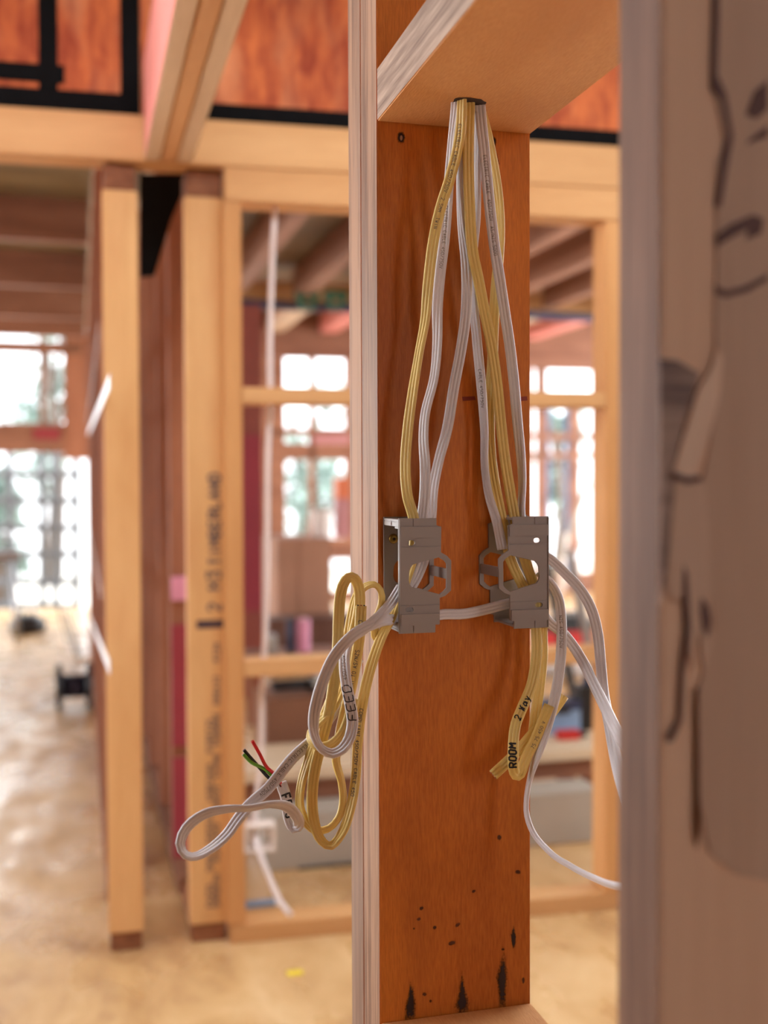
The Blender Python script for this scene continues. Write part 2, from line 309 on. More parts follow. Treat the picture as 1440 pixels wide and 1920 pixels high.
# black membrane in the gap, and red wrap
def slab(name, F, b, x0, y0, x1, y1, th, m, label, cat, group=None, kind=None, bevel=0, floor=False):
    a0, z1 = hb(F, b, x0, y0); a1, z0 = hb(F, b, x1, y1)
    if floor: z0 = 0
    return board(name, F, a0, a1, b, b + th, z0, z1, m, label, cat, group, kind, bevel)
def poly_slab(name, F, b, pts, th, m, label=None, cat=None, parent=None):
    pp = [hb(F, b, *p) for p in pts]; ca = sum(p[0] for p in pp) / len(pp); cz = min(p[1] for p in pp)
    bm = bmesh.new(); A = [bm.verts.new((p[0] - ca, 0, p[1] - cz)) for p in pp]; Bv = [bm.verts.new((p[0] - ca, th, p[1] - cz)) for p in pp]
    bm.faces.new(A); bm.faces.new(Bv[::-1]); n = len(pp)
    for i in range(n): bm.faces.new((A[i], A[(i + 1) % n], Bv[(i + 1) % n], Bv[i]))
    if parent:
        o = build(name, bm, m, parent); o.location = parent.matrix_basis.inverted() @ F.w(ca, b, cz); o.rotation_euler = (0, 0, F.t - parent.rotation_euler.z); return o
    return tag(build(name, bm, m, None, F.w(ca, b, cz), F.t), label, cat)
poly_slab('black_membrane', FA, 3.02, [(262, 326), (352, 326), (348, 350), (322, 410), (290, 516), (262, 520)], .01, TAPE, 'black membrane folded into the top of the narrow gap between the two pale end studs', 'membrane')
slab('red_wrap_sheet', FA, c2[2] + .53, 321, 1172, 372, 1397, .01, RED_PAPER, 'upper red building wrap sheet glimpsed left of the stencilled stud', 'wrap')
slab('red_wrap_sheet', FA, c2[2] + .53, 323, 1422, 372, 1600, .01, RED_PAPER, 'lower red building wrap sheet glimpsed left of the stencilled stud', 'wrap', floor=True)
slab('pink_batt', FA, c2[2] + .52, 322, 1082, 352, 1125, .02, PINKISH, 'small pink patch of insulation left of the stencilled stud', 'insulation')

# stencilled text on the middle end stud
GLY = {'A': [[(0, 0), (2, 6), (4, 0)], [(.7, 2), (3.3, 2)]], 'B': [[(0, 0), (0, 6), (3, 6), (4, 5), (3, 3.2), (0, 3.2)], [(3, 3.2), (4, 1.6), (3, 0), (0, 0)]],
 'C': [[(4, 5), (3, 6), (1, 6), (0, 5), (0, 1), (1, 0), (3, 0), (4, 1)]], 'D': [[(0, 0), (0, 6), (2.6, 6), (4, 4.4), (4, 1.6), (2.6, 0), (0, 0)]],
 'E': [[(4, 0), (0, 0), (0, 6), (4, 6)], [(0, 3), (3, 3)]], 'F': [[(0, 0), (0, 6), (4, 6)], [(0, 3), (3, 3)]], 'G': [[(4, 5), (3, 6), (1, 6), (0, 5), (0, 1), (1, 0), (3, 0), (4, 1), (4, 3), (2.4, 3)]],
 'H': [[(0, 0), (0, 6)], [(4, 0), (4, 6)], [(0, 3), (4, 3)]], 'I': [[(2, 0), (2, 6)]], 'L': [[(0, 6), (0, 0), (4, 0)]], 'M': [[(0, 0), (0, 6), (2, 3), (4, 6), (4, 0)]], 'N': [[(0, 0), (0, 6), (4, 0), (4, 6)]],
 'O': [[(1, 0), (0, 1), (0, 5), (1, 6), (3, 6), (4, 5), (4, 1), (3, 0), (1, 0)]], 'P': [[(0, 0), (0, 6), (3, 6), (4, 5), (4, 4), (3, 3), (0, 3)]], 'R': [[(0, 0), (0, 6), (3, 6), (4, 5), (4, 4), (3, 3), (0, 3)], [(2, 3), (4, 0)]],
 'S': [[(4, 5), (3, 6), (1, 6), (0, 5), (0, 4), (4, 2), (4, 1), (3, 0), (1, 0), (0, 1)]], 'T': [[(0, 6), (4, 6)], [(2, 6), (2, 0)]], 'U': [[(0, 6), (0, 1), (1, 0), (3, 0), (4, 1), (4, 6)]], 'V': [[(0, 6), (2, 0), (4, 6)]],
 'W': [[(0, 6), (1, 0), (2, 4), (3, 0), (4, 6)]], 'Y': [[(0, 6), (2, 3), (4, 6)], [(2, 3), (2, 0)]], 'Z': [[(0, 6), (4, 6), (0, 0), (4, 0)]], '/': [[(0, 0), (4, 6)]], '.': [[(1.6, 0), (2.4, .3)]], '-': [[(0, 3), (4, 3)]],
 '0': [[(1, 0), (0, 1), (0, 5), (1, 6), (3, 6), (4, 5), (4, 1), (3, 0), (1, 0)]], '1': [[(1, 5), (2, 6), (2, 0)]], '2': [[(0, 5), (1, 6), (3, 6), (4, 5), (4, 4), (0, 0), (4, 0)]], '3': [[(0, 6), (4, 6), (2, 3.5), (4, 2), (3, 0), (0, 0)]],
 '4': [[(3, 0), (3, 6), (0, 2), (4, 2)]], '5': [[(4, 6), (0, 6), (0, 3.5), (3, 3.5), (4, 2), (3, 0), (0, 0)]], '7': [[(0, 6), (4, 6), (1, 0)]], '6': [[(3, 6), (0, 3), (0, 1), (1, 0), (3, 0), (4, 1), (3, 3), (0, 3)]],
 'a': [[(3.4, 3), (1, 4), (0, 2), (1, 0), (3.4, 1.2), (3.4, 4), (4, 0)]], 'y': [[(0, 4), (2, .6)], [(4, 4), (1, -2)]]}
def strokes(bm, text, h, wd, f, jitter=0, slant=0, xs=1):
    """lay stroke lettering through the mapping f(x, y) -> (point, normal)"""
    x = 0; k = h / 6; f0 = f; f = (lambda a, b: f0(a * xs, b))
    for ch in text:
        if ch == ' ': x += 4.5 * k; continue
        for pl in GLY.get(ch, GLY['I']):
            pts = []
            for (u, v), (u2, v2) in zip(pl, pl[1:]):
                L = math.hypot(u2 - u, v2 - v) * k; n = max(1, int(L / (h * .18)))
                for i in range(n): pts.append((x + (u + (u2 - u) * i / n) * k * .85 + slant * v * k, (v + (v2 - v) * i / n) * k))
            pts.append((x + pl[-1][0] * k * .85 + slant * pl[-1][1] * k, pl[-1][1] * k))
            if jitter: pts = [(a + random.uniform(-1, 1) * jitter, b + random.uniform(-1, 1) * jitter) for a, b in pts]
            P = [f(*p) for p in pts]; rows = []
            for i in range(len(P)):
                t = (P[min(i + 1, len(P) - 1)][0] - P[max(i - 1, 0)][0]); nn = P[i][1]; s = t.cross(nn).normalized() * wd / 2
                rows.append((bm.verts.new(P[i][0] + s + nn * .00018), bm.verts.new(P[i][0] - s + nn * .00018), bm.verts.new(P[i][0] - s * .6 - nn * .0002)))
            for r0, r1 in zip(rows, rows[1:]):
                bm.faces.new((r0[0], r1[0], r1[1], r0[1])); bm.faces.new((r0[1], r1[1], r1[2], r0[2])); bm.faces.new((r0[2], r1[2], r1[0], r0[0]))
        x += 5.3 * k
    return x
es = [o for o in COL.objects if o.name.startswith('end_stud')][1]
def on_stud(pxs, pys, k=1):                      # text running up the stud from the given pixel
    a, z = hb(FA, c2[2], pxs, pys); loc = es.location
    base = FA.w(a, c2[2], z)
    return lambda x, y: (Matrix.Rotation(-FA.t, 3, 'Z') @ (base + Vector((0, 0, x)) - FA.p * y - loc), Vector((0, -1, 0)))
for txt, px, py, h, wd in (('2', 414, 1145, .03, .008), ('H3', 412, 1104, .03, .009), ('TIMBERLAND', 413, 1058, .0265, .0085)):
    bm = bmesh.new(); strokes(bm, txt, h, wd, on_stud(px, py)); build('stencilled_print', bm, INK_STENCIL, es)
rr = random.Random(3)
for px in (399, 412):
    yy = 1700
    while yy > 1200:
        n = rr.randint(4, 8)
        if not (px == 399 and rr.random() < .25):
            bm = bmesh.new(); strokes(bm, ''.join(rr.choice('ABEHMNRS0253') for _ in range(n)), .014, .004, on_stud(px, yy)); build('stencilled_print', bm, INK_STENCIL, es)
        yy -= n * 10 + rr.randint(8, 20)
bm = bmesh.new(); a, z = hb(FA, c2[2], 393, 1170); L = Matrix.Rotation(-FA.t, 3, 'Z') @ (FA.w(a, c2[2], z) - es.location)
box(bm, L.x - .032, L.x + .034, L.y - .0006, L.y, L.z - .011, L.z + .010); build('marker_bar', bm, plain('purple_black_marker', (66, 48, 56)), es, bevel=.0002)['label'] = 'short thick black marker bar'

# ------------------------------------------------------------------ far window wall
def fr(x0, y0, x1, y1, b=BW, F=FA): a0, z1 = hb(F, b, x0, (y0 + y1) / 2)[0], hb(F, b, (x0 + x1) / 2, y0)[1]; return a0, hb(F, b, x1, (y0 + y1) / 2)[0], hb(F, b, (x0 + x1) / 2, y1)[1], z1
def frame_of(name, rects, m, label, th=.06, b=BW):
    R = [fr(*r, b=b) for r in rects]; a_ = min(r[0] for r in R); z_ = min(r[2] for r in R)
    bm = bmesh.new()
    for i, r in enumerate(R): box(bm, r[0] - a_, r[1] - a_, (i % 3) * .002, th - (i % 3) * .002, max(0, r[2]) - z_ if z_ > 0 else max(0, r[2]), r[3] - (z_ if z_ > 0 else 0))
    return tag(build(name, bm, m, None, FA.w(a_, b, max(0, z_)), FA.t), label, kind='structure')
frame_of('window_1', [(-60, 640, 155, 661), (74, 655, 84, 800), (-60, 793, 124, 848), (100, 1128, 1, 1)][:3], BROWN_X, 'left far window with a deep middle rail')
board('wall_pier', FA, fr(120, 650, 150, 850)[0], fr(120, 650, 200, 850)[1], BW, BW + .1, 1.4, 2.6, BROWN, 'brown pier right of left window', kind='structure')
slab('red_notice', FA, BW - .02, 62, 803, 112, 824, .01, plain('red_notice_panel', (150, 50, 56)), 'small faded red notice on the middle rail of the far left window', 'sign')
# steel grid (scaffold) outside
sc_ = thing('scaffold_grid', 'thin steel scaffold grid standing outside the bright left window', 'scaffold', FA.w(fr(80, 900, 81, 901, b=BW + .8)[0], BW + .8, -.3), FA.t)
org = FA.w(0, 0, 0)
bb = BW + .8
def rod(x0, y0, x1, y1, r, nm='scaffold_tube'):
    a0, z0 = hb(FA, bb, x0, y0); a1, z1 = hb(FA, bb, x1, y1); A0 = sc_.location.dot(FA.p)
    bm = bmesh.new(); tube(bm, [(a0 - A0, 0, z0 + .3), (a1 - A0, 0, z1 + .3)], r, 8); build(nm, bm, SCAFM, sc_)
for px in (-40, 18, 79, 103, 142): rod(px, 835, px + 2, 1142, .038)
for py in (888, 938, 988, 1038, 1090): rod(-60, py, 150, py + 2, .036)
rod(-60, 1132, 150, 1136, .03, 'scaffold_toe_board')
rod(18, 985, 32, 1090, .028, 'scaffold_brace')
# middle and right window frames
frame_of('window_2', [(455, 640, 760, 668), (505, 660, 535, 1200), (580, 660, 592, 1010), (648, 660, 720, 1010), (500, 803, 700, 816), (500, 832, 700, 862), (530, 1010, 700, 1020), (455, 660, 508, 1300), (600, 1008, 720, 1048), (600, 1108, 720, 1126), (600, 1150, 720, 1240), (660, 1040, 720, 1160)], BROWN_X, 'middle far window frame')
frame_of('window_3', [(985, 668, 1180, 694), (1008, 690, 1026, 1200), (1072, 745, 1088, 1200), (985, 812, 1110, 824), (985, 848, 1110, 858), (1112, 660, 1200, 1240), (985, 1075, 1110, 1240)], BROWN_X, 'right far window frame')
frame_of('window_4', [(720, 640, 1010, 668), (720, 660, 800, 1240), (880, 660, 1000, 1240)], BROWN_X, 'far wall framing hidden behind the double stud')
frame_of('window_5', [(1024, 742, 1031, 1080), (1062, 742, 1071, 1080)], plain('blue_joinery', (104, 130, 172)), 'blue window joinery in the right far window', th=.03, b=BW + .12)
slab('far_rail', FA, BW - .08, 590, 816, 656, 832, .04, PINK_X, 'pink-primed rail below the middle far windows', 'rail')
board('wall_far_right', FA, fr(1200, 0, 1201, 1)[0], 6, BW, BW + .1, 0, 2.62, BROWN, kind='structure')
# joists, left room
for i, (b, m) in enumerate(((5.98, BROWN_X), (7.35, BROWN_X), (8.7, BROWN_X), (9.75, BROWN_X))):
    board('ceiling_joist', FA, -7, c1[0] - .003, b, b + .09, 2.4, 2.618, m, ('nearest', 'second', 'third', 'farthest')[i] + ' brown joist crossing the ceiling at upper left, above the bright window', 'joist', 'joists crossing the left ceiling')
board('ceiling_batten', FA, -1.93, -1.87, 4.6, 9.7, 2.335, 2.397, OFFW, 'pale batten running away under the ceiling joists at far left', 'batten')
# joists, right room
zj = 2.4
k = 0
for a in (.5, .95, 1.4, 1.85, 2.3, 2.75, 3.2, 3.65):
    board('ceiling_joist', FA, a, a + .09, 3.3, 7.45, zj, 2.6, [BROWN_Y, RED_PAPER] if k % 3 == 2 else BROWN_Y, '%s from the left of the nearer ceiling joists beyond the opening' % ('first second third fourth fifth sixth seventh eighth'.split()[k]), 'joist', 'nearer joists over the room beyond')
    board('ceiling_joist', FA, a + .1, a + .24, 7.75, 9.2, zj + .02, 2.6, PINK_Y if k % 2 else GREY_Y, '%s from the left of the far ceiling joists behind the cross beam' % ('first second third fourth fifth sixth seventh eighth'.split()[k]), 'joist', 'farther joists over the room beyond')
    k += 1
board('cross_beam', FA, .45, 4.2, 7.5, 7.62, 2.38, 2.52, PINE_X, 'brown beam crossing the ceiling of the room beyond the opening', 'beam')
board('header_beam', FA, .45, 4.5, 9.25, 9.34, 2.22, 2.6, BROWN_X, 'dark header beam above the far middle windows', 'beam')
bm = bmesh.new(); tube(bm, [(-1.75 + .3 * i, .012 * math.sin(i * 1.3), .01 * math.cos(i)) for i in range(13)], .032, 8)
tag(build('blue_pipe', bm, NAVY, None, FA.w(2.3, 7.38, 2.35), FA.t, smooth=True), 'dark blue pipe running along the cross beam beyond the opening', 'pipe')
for i, px in enumerate((575, 628)):
    a, z = hb(FA, 7.3, px, 562); bm = bmesh.new()
    for s in (-1, 1): obox(bm, (s * .045, 0, .02), (.03, .06, .12), Matrix.Rotation(s * .4, 3, 'Y'))
    obox(bm, (0, 0, .06), (.12, .06, .04), Matrix.Identity(3))
    tag(build('green_bracket', bm, GREENP, None, FA.w(a, 7.28, z - .03), FA.t), ('left' if i == 0 else 'right') + ' one of two small green brackets under the blue pipe', 'bracket')

# contents of the room beyond
slab('wrapped_wall_panel', FA, 6.0, 440, 570, 494, 1290, .03, [plain('dull_red_panel', (140, 72, 60)), ], 'dull red upright panel just right of the stencilled stud, behind the hanging white cable', 'panel', floor=True)
slab('red_wrap_sheet', FA, 5.9, 440, 815, 491, 1145, .01, RED_PAPER, 'crimson building wrap sheet just right of the stencilled stud', 'wrap')
def carton(name, b, x0, y0, x1, y1, depth, m, label, cat='box', z0=None, flap=True, F=FA):
    a0, a1, zz, z1 = fr(x0, y0, x1, y1, b=b, F=F); zz = 0 if z0 is None else (z0 if z0 >= 0 else zz)
    t = thing(name, label, cat, F.w((a0 + a1) / 2, b, zz), F.t); W = (a1 - a0) / 2; H = z1 - zz
    bm = bmesh.new(); box(bm, -W, W, 0, depth, 0, H); build('body', bm, m, t, bevel=.004)
    if flap:
        bm = bmesh.new(); box(bm, -W - .003, W + .003, -.003, depth * .5, H + .001, H + .007); box(bm, -.03, .03, -.006, 0, H * .3, H + .003); build('lid', bm, m, t)
    return t
carton('cardboard_carton', 7.2, 520, 1012, 622, 1135, .8, CARD_L, 'large brown carton stack below the far middle window')
carton('cardboard_carton', 3.95, 500, 1306, 830, 1450, .3, CARD, 'dark brown carton under the lower crosspiece, behind the red and black wires')
carton('storage_chest', 6.7, 505, 1160, 720, 1300, .3, plain('dark_chest', (96, 60, 44)), 'dark brown chest behind the lower crosspiece, left of the double stud', 'chest')
# work bench with sheets
def bench(b, x0, x1, ytop, m_label):
    a0, zt = hb(FA, b, x0, ytop); a1 = hb(FA, b, x1, ytop)[0]
    t = thing('low_bench', m_label, 'bench', FA.w(a0, b, 0), FA.t); W = a1 - a0
    bm = bmesh.new(); box(bm, 0, W, 0, .36, zt - .035, zt); build('benchtop', bm, PALEB, t, bevel=.002)
    bm = bmesh.new(); box(bm, .01, W - .01, .03, .075, zt - .10, zt - .036); build('shadow_strip', bm, BROWN_X, t)  # brown strip put in for the shadow under the benchtop
    for x in (.03, W - .075):
        for y in (.08, .28):
            bm = bmesh.new(); box(bm, x, x + .045, y, y + .07, 0, zt - .036); build('leg', bm, BROWN, t)
    return t
bench(3.45, 420, 1160, 1452, 'low bench with a pale top and a brown strip for the shadow below it, beyond the framed opening')
carton('sheet_stack', 3.28, 498, 1506, 1130, 1652, .15, GREYB, 'stack of grey sheets standing in front of the low bench', 'sheets', flap=False)
slab('skirting_offcut', FA, 3.27, 560, 1628, 720, 1642, .02, BLACK, 'black offcut lying against the foot of the grey sheet stack', 'offcut', floor=True)
# small things on the bench and beyond
def on(name, b, px, py, parts, label, cat, z=None, group=None):
    a, zz = hb(FA, b, px, py); zz = z if z is not None else zz
    t = thing(name, label, cat, FA.w(a, b, zz), FA.t, group)
    for nm, fn, m in parts:
        bm = bmesh.new(); fn(bm); build(nm, bm, m, t)
    return t
zc_ = hb(FA, 3.95, 600, 1306)[1] + .008
on('dust_sheet_bundle', 4.05, 622, 1300, [('bundle', lambda bm: lathe(bm, [(.02, 0), (.07, .005), (.085, .03), (.05, .055), (.02, .06)], 14), GREYB), ('tie', lambda bm: lathe(bm, [(.052, .05), (.056, .053), (.052, .058)], 14), BLUE)], 'grey bundle lying on the dark brown carton, under the lower crosspiece', 'bundle', z=zc_)
on('black_grinder', 4.05, 540, 1300, [('body', lambda bm: tube(bm, [(-.06, 0, .02), (.07, 0, .022)], .019, 12), BLACK), ('head', lambda bm: tube(bm, [(.09, 0, .001), (.09, 0, .045)], .022, 12), BLACK)], 'black tool lying on the dark brown carton beside the hanging white cable', 'tool', z=zc_)
zbt = hb(FA, 3.45, 420, 1452)[1] + .001
def cyl(r, h, z=0, c=(0, 0), r2=None): return lambda bm: lathe(bm, [(r * .9, z), (r, z + h * .05), (r2 or r, z + h * .92), ((r2 or r) * .9, z + h)], 18, (c[0], c[1], 0))
def bx(*a): return lambda bm: box(bm, *a)
on('tool_case', 3.72, 1044, 1380, [('body', bx(-.07, .07, -.05, .05, 0, .085), BLUE), ('lid', bx(-.073, .073, -.053, .053, .086, .115), NAVY), ('handle', bx(-.025, .025, -.06, -.054, .075, .1), BLACK)], 'light blue and navy tool case standing at the back of the low bench', 'case', z=zbt)
on('red_clamp', 3.6, 1068, 1385, [('jaw', bx(-.045, .03, -.02, .02, 0, .03), REDP), ('grip', bx(.031, .06, -.012, .012, .004, .02), BLACK)], 'small red clamp lying on the low bench', 'clamp', z=zbt)
on('black_case', 3.74, 1103, 1380, [('body', bx(-.05, .09, -.04, .04, 0, .16), BLACK), ('handle', bx(-.02, .06, -.01, .01, .161, .19), NAVY)], 'black upright case at the right end of the low bench', 'case', z=zbt)
def leanbox(c, s, ang, ax='Y'): return lambda bm: obox(bm, c, s, Matrix.Rotation(ang, 3, ax))
on('folded_stepladder', 5.2, 1078, 1330, [('rail', leanbox((-.08, 0, .4), (.03, .05, .85), -.22), BLACK), ('rail', leanbox((.06, 0, .4), (.03, .05, .85), -.22), METAL), ('step', leanbox((-.02, 0, .3), (.15, .05, .02), -.0), METAL), ('step', leanbox((-.06, 0, .5), (.13, .05, .02), -.0), METAL)], 'folded black and silver stepladder leaning behind the low bench', 'ladder', z=0)
on('toolbox', 6.3, 1065, 1215, [('body', bx(-.2, .2, -.1, .1, 0, .14), REDP), ('lid', bx(-.205, .205, -.105, .105, .141, .19), BLACK), ('handle', bx(-.08, .08, -.02, .02, .191, .22), BLACK)], 'red toolbox with a black lid right of the double stud, above the lower crosspiece', 'toolbox', z=hb(FA, 6.3, 1065, 1222)[1])
ztt = hb(FA, 6.3, 1065, 1222)[1] - .001
tt = thing('trestle_table', 'brown trestle table carrying the red toolbox, right of the double stud', 'table', FA.w(2.0, 6.15, 0), FA.t)
bm = bmesh.new(); box(bm, 0, 1.3, 0, .45, ztt - .03, ztt); build('tabletop', bm, BROWN_X, tt)
for a in (.05, 1.2):
    for y in (.03, .37): bm = bmesh.new(); box(bm, a, a + .05, y, y + .05, 0, ztt - .031); build('leg', bm, BROWN, tt)
ztr = hb(FA, 6.3, 1065, 1222)[1]
on('pink_roll', 5.3, 568, 1222, [('roll', cyl(.033, .16), PINKISH), ('core', cyl(.012, .166), OFFW)], 'pink roll standing left of the coil of yellow cable, seen through the opening', 'roll', z=hb(FA, 5.3, 568, 1222)[1])
on('dark_can', 5.3, 545, 1222, [('can', cyl(.02, .15), NAVY), ('cap', cyl(.015, .165), BLACK)], 'dark blue can beside the pink roll', 'can', z=hb(FA, 5.3, 551, 1222)[1])
on('grey_can', 5.3, 510, 1222, [('can', cyl(.025, .08), GREYB), ('cap', cyl(.018, .09), METAL)], 'grey can standing just right of the hanging white cable', 'can', z=hb(FA, 5.3, 510, 1224)[1])
board('site_shelf', FA, hb(FA, 5.3, 455, 1222)[0], hb(FA, 5.3, 720, 1222)[0], 5.2, 5.5, hb(FA, 5.3, 560, 1223)[1] - .03, hb(FA, 5.3, 560, 1223)[1] - .001, BROWN_X, 'brown shelf board carrying the small cans and the pink roll', 'shelf')
for px in (470, 705): board('shelf_post', FA, hb(FA, 5.34, px, 1222)[0] - .02, hb(FA, 5.34, px, 1222)[0] + .02, 5.3, 5.34, 0, hb(FA, 5.3, 560, 1223)[1] - .031, BROWN, '%s post under the shelf board' % ('left' if px < 600 else 'right'), 'post')
on('white_bucket', 7.4, 603, 1008, [('pail', cyl(.062, .2, r2=.072), OFFW), ('rim', cyl(.078, .02, .185), GREYB)], 'white bucket standing on the big brown cartons', 'bucket', z=hb(FA, 7.2, 640, 1012)[1] + .009)
on('orange_case', 7.4, 641, 1008, [('body', bx(-.045, .045, -.05, .05, .0, .26), PINK_X), ('lid', bx(-.047, .047, -.052, .052, .261, .40), ORANGE)], 'orange-topped case next to the white bucket on the brown cartons', 'case', z=hb(FA, 7.2, 640, 1012)[1] + .009)
# scrap poles leaning in the far right window
for i, (p, q, m, lb) in enumerate((((1040, 1078), (1103, 905), GREYB, 'grey'), ((1066, 1078), (1096, 1012), LIT_EDGE_POLE, 'white'), ((1052, 1078), (1062, 1000), OFFW, 'off-white'))):
    P = FA.w(*(lambda r: (r[0], BW - .3, r[1]))(hb(FA, BW - .3, *p))); Q = FA.w(*(lambda r: (r[0], BW - .3, r[1]))(hb(FA, BW - .3, *q))); d = (P - Q); P = P + d * ((P.z) / max(.1, -d.z) if d.z < 0 else 0)
    bm = bmesh.new(); tube(bm, [P - Q, (P - Q) * .5, (0, 0, 0)], .025, 8); tag(build('leaning_pole', bm, m, None, Q, 0), '%s pole leaning against the far right window' % lb, 'pole')
# left room floor things
def at_floor(px, py): return hz(FA, 0, px, py)
a, b = at_floor(52, 1186)
on('black_bag', b, 52, 1186, [('bag', lambda bm: lathe(bm, [(.02, 0), (.13, .01), (.15, .06), (.11, .12), (.03, .15)], 16), BLACK), ('strap', lambda bm: tube(bm, [(-.05, 0, .13), (-.02, 0, .2), (.04, 0, .2), (.06, 0, .12)], .008, 6), NAVY)], 'rounded black bag on the floor in front of the bright left window', 'bag', z=0)
a, b = at_floor(28, 1200); t = thing('trestle', 'grey steel trestle in front of the bright left window', 'trestle', FA.w(a, b, 0), FA.t)
for s in (-1, 1):
    for u in (-1, 1):
        bm = bmesh.new(); tube(bm, [(s * .22 - .2, u * .2, 0), (s * .18 - .2, 0, .6)], .015, 8); build('leg', bm, METAL, t)
bm = bmesh.new(); box(bm, -.45, .05, -.03, .03, .6, .66); build('crossbar', bm, METAL, t)
a, b = at_floor(132, 1330)
t = thing('cable_drum', 'black cable drum on the floor beside the foot of the receding studs', 'drum', FA.w(a + .02, b, 0), FA.t)
for x in (-.09, .06):
    bm = bmesh.new(); lathe(bm, [(.02, 0), (.115, 0), (.118, .015), (.115, .03), (.02, .03)], 24); o_ = build('flange', bm, BLACK, t); o_.rotation_euler = (0, rad(90), 0); o_.location = (x, 0, .12)
bm = bmesh.new(); lathe(bm, [(.06, 0), (.06, .12)], 20); o_ = build('hub', bm, NAVY, t); o_.rotation_euler = (0, rad(90), 0); o_.location = (-.06, 0, .12)
P = []
for i, (x0, y0, x1, y1) in enumerate(((108, 1140, 126, 1205), (118, 1150, 146, 1240), (126, 1148, 150, 1235))):
    a0, b0 = at_floor(x1, y1); bm = bmesh.new(); a9, z9 = hb(FA, b0, x0, y0)
    tube(bm, [((a9 - a0) * s, .02 * math.sin(s * 5), (max(z9, .2)) * s + .004) for s in (0, .25, .5, .75, 1)], .006, 6)
    tag(build('loose_wire', bm, BLACK, None, FA.w(a0, b0, 0), FA.t), ('left', 'middle', 'right')[i] + ' one of three thin dark wires sticking up from the floor by the receding studs', 'wire', 'wires by the receding studs')

# outside: trees and a neighbouring house
def tree(px, py, b, h, r, label):
    a = hb(FA, b, px, py)[0]; t = thing('tree', label, 'tree', FA.w(a, b, -.3), FA.t, 'trees outside'); R = random.Random(int(px))
    bm = bmesh.new(); tube(bm, [(0, 0, 0), (.1, 0, h * .4), (-.1, .1, h * .8)], [.14, .1, .05], 8)
    cl = []
    for i in range(9):
        ang = R.uniform(0, 6.28); z = h * R.uniform(.35, .95); e = (r * .8 * math.cos(ang), r * .8 * math.sin(ang), z); tube(bm, [(0, 0, z * .75), e], [.05, .02], 6); cl.append(e)
    build('trunk', bm, BARK, t); bm = bmesh.new()
    for e in cl:
        for j in range(110):
            c = Vector(e) + Vector((R.gauss(0, 1), R.gauss(0, 1), R.gauss(0, 1))) * r * .28; M = Matrix.Rotation(R.uniform(0, 6.28), 3, (R.random(), R.random(), R.random() + .1)); s = .09
            bm.faces.new([bm.verts.new(c + M @ Vector(p)) for p in ((-s, 0, 0), (0, -s * .5, .01), (s, 0, 0), (0, s * .5, .01))])
    build('foliage', bm, LEAF, t)
tree(96, 700, 17, 4.6, .55, 'grey-green tree outside, just left of the brown pier'); tree(560, 780, 18, 3.2, .7, 'grey-green tree outside the middle far window'); tree(-10, 960, 14, 1.6, .3, 'small shrub-like tree outside the far left window'); tree(1048, 800, 16, 3.0, .3, 'small green tree outside the right far window'); tree(745, 800, 24, 4, .9, 'larger tree outside, mostly behind the double stud')
hs = thing('neighbour_house', 'peach rendered house outside the right far window', 'house', FA.w(hb(FA, 20, 1090, 900)[0], 20, -.3), FA.t)
bm = bmesh.new(); box(bm, -.55, 4, 0, 3, 0, 4.2); build('wall', bm, RENDER, hs)
bm = bmesh.new(); box(bm, -.6, 4.1, -.2, 3.2, 4.2, 4.3); build('roof', bm, BROWN_X, hs)
bm = bmesh.new(); box(bm, -.1, .35, -.03, 0, .9, 2.2); build('window', bm, BLUE, hs)

# ------------------------------------------------------------------ white cable hanging in the framed opening, with its flush box
CABN = 26
def spline(P, step=.004, closed=False):
    out = []; n = len(P)
    for i in range(n - 1):
        p0 = P[max(i - 1, 0)]; p1 = P[i]; p2 = P[i + 1]; p3 = P[min(i + 2, n - 1)]
        L = (Vector(p2[:3]) - Vector(p1[:3])).length; k = max(2, int(L / step))
        for j in range(k):
            t = j / k; q = []
            # centripetal-like: chord scaled tangents
            d1 = max((Vector(p1[:3]) - Vector(p0[:3])).length, 1e-6); d2 = max(L, 1e-6); d3 = max((Vector(p3[:3]) - Vector(p2[:3])).length, 1e-6)
            for c in range(len(p1)):
                m1 = ((p1[c] - p0[c]) / d1 * d2 + (p2[c] - p1[c])) / 2 if i > 0 else (p2[c] - p1[c])
                m2 = ((p2[c] - p1[c]) + (p3[c] - p2[c]) / d3 * d2) / 2 if i < n - 2 else (p2[c] - p1[c])
                h00 = 2 * t ** 3 - 3 * t ** 2 + 1; h10 = t ** 3 - 2 * t ** 2 + t; h01 = -2 * t ** 3 + 3 * t ** 2; h11 = t ** 3 - t ** 2
                q.append(h00 * p1[c] + h10 * m1 + h01 * p2[c] + h11 * m2)
            out.append(tuple(q))
    out.append(tuple(P[-1])); return out
def prof(Wd, T, cores=3, n=8):
    """half outline of a flat ribbed cable: list of (u, y) along the top from -W/2 to W/2"""
    top = []; r = T / 2; pitch = (Wd - T) / (cores - 1)
    m = 36
    for i in range(m + 1):
        u = -Wd / 2 + Wd * (.5 - .5 * math.cos(math.pi * i / m)); y = 0
        for c in range(cores):
            x = u - (-(Wd - T) / 2 + c * pitch); y = max(y, math.sqrt(max(r * r - x * x, 0)))
        if abs(u) < (Wd - T) / 2 + r * .2: y = max(y, T * .27)
        top.append((u, y))
    return top
class Cable: pass
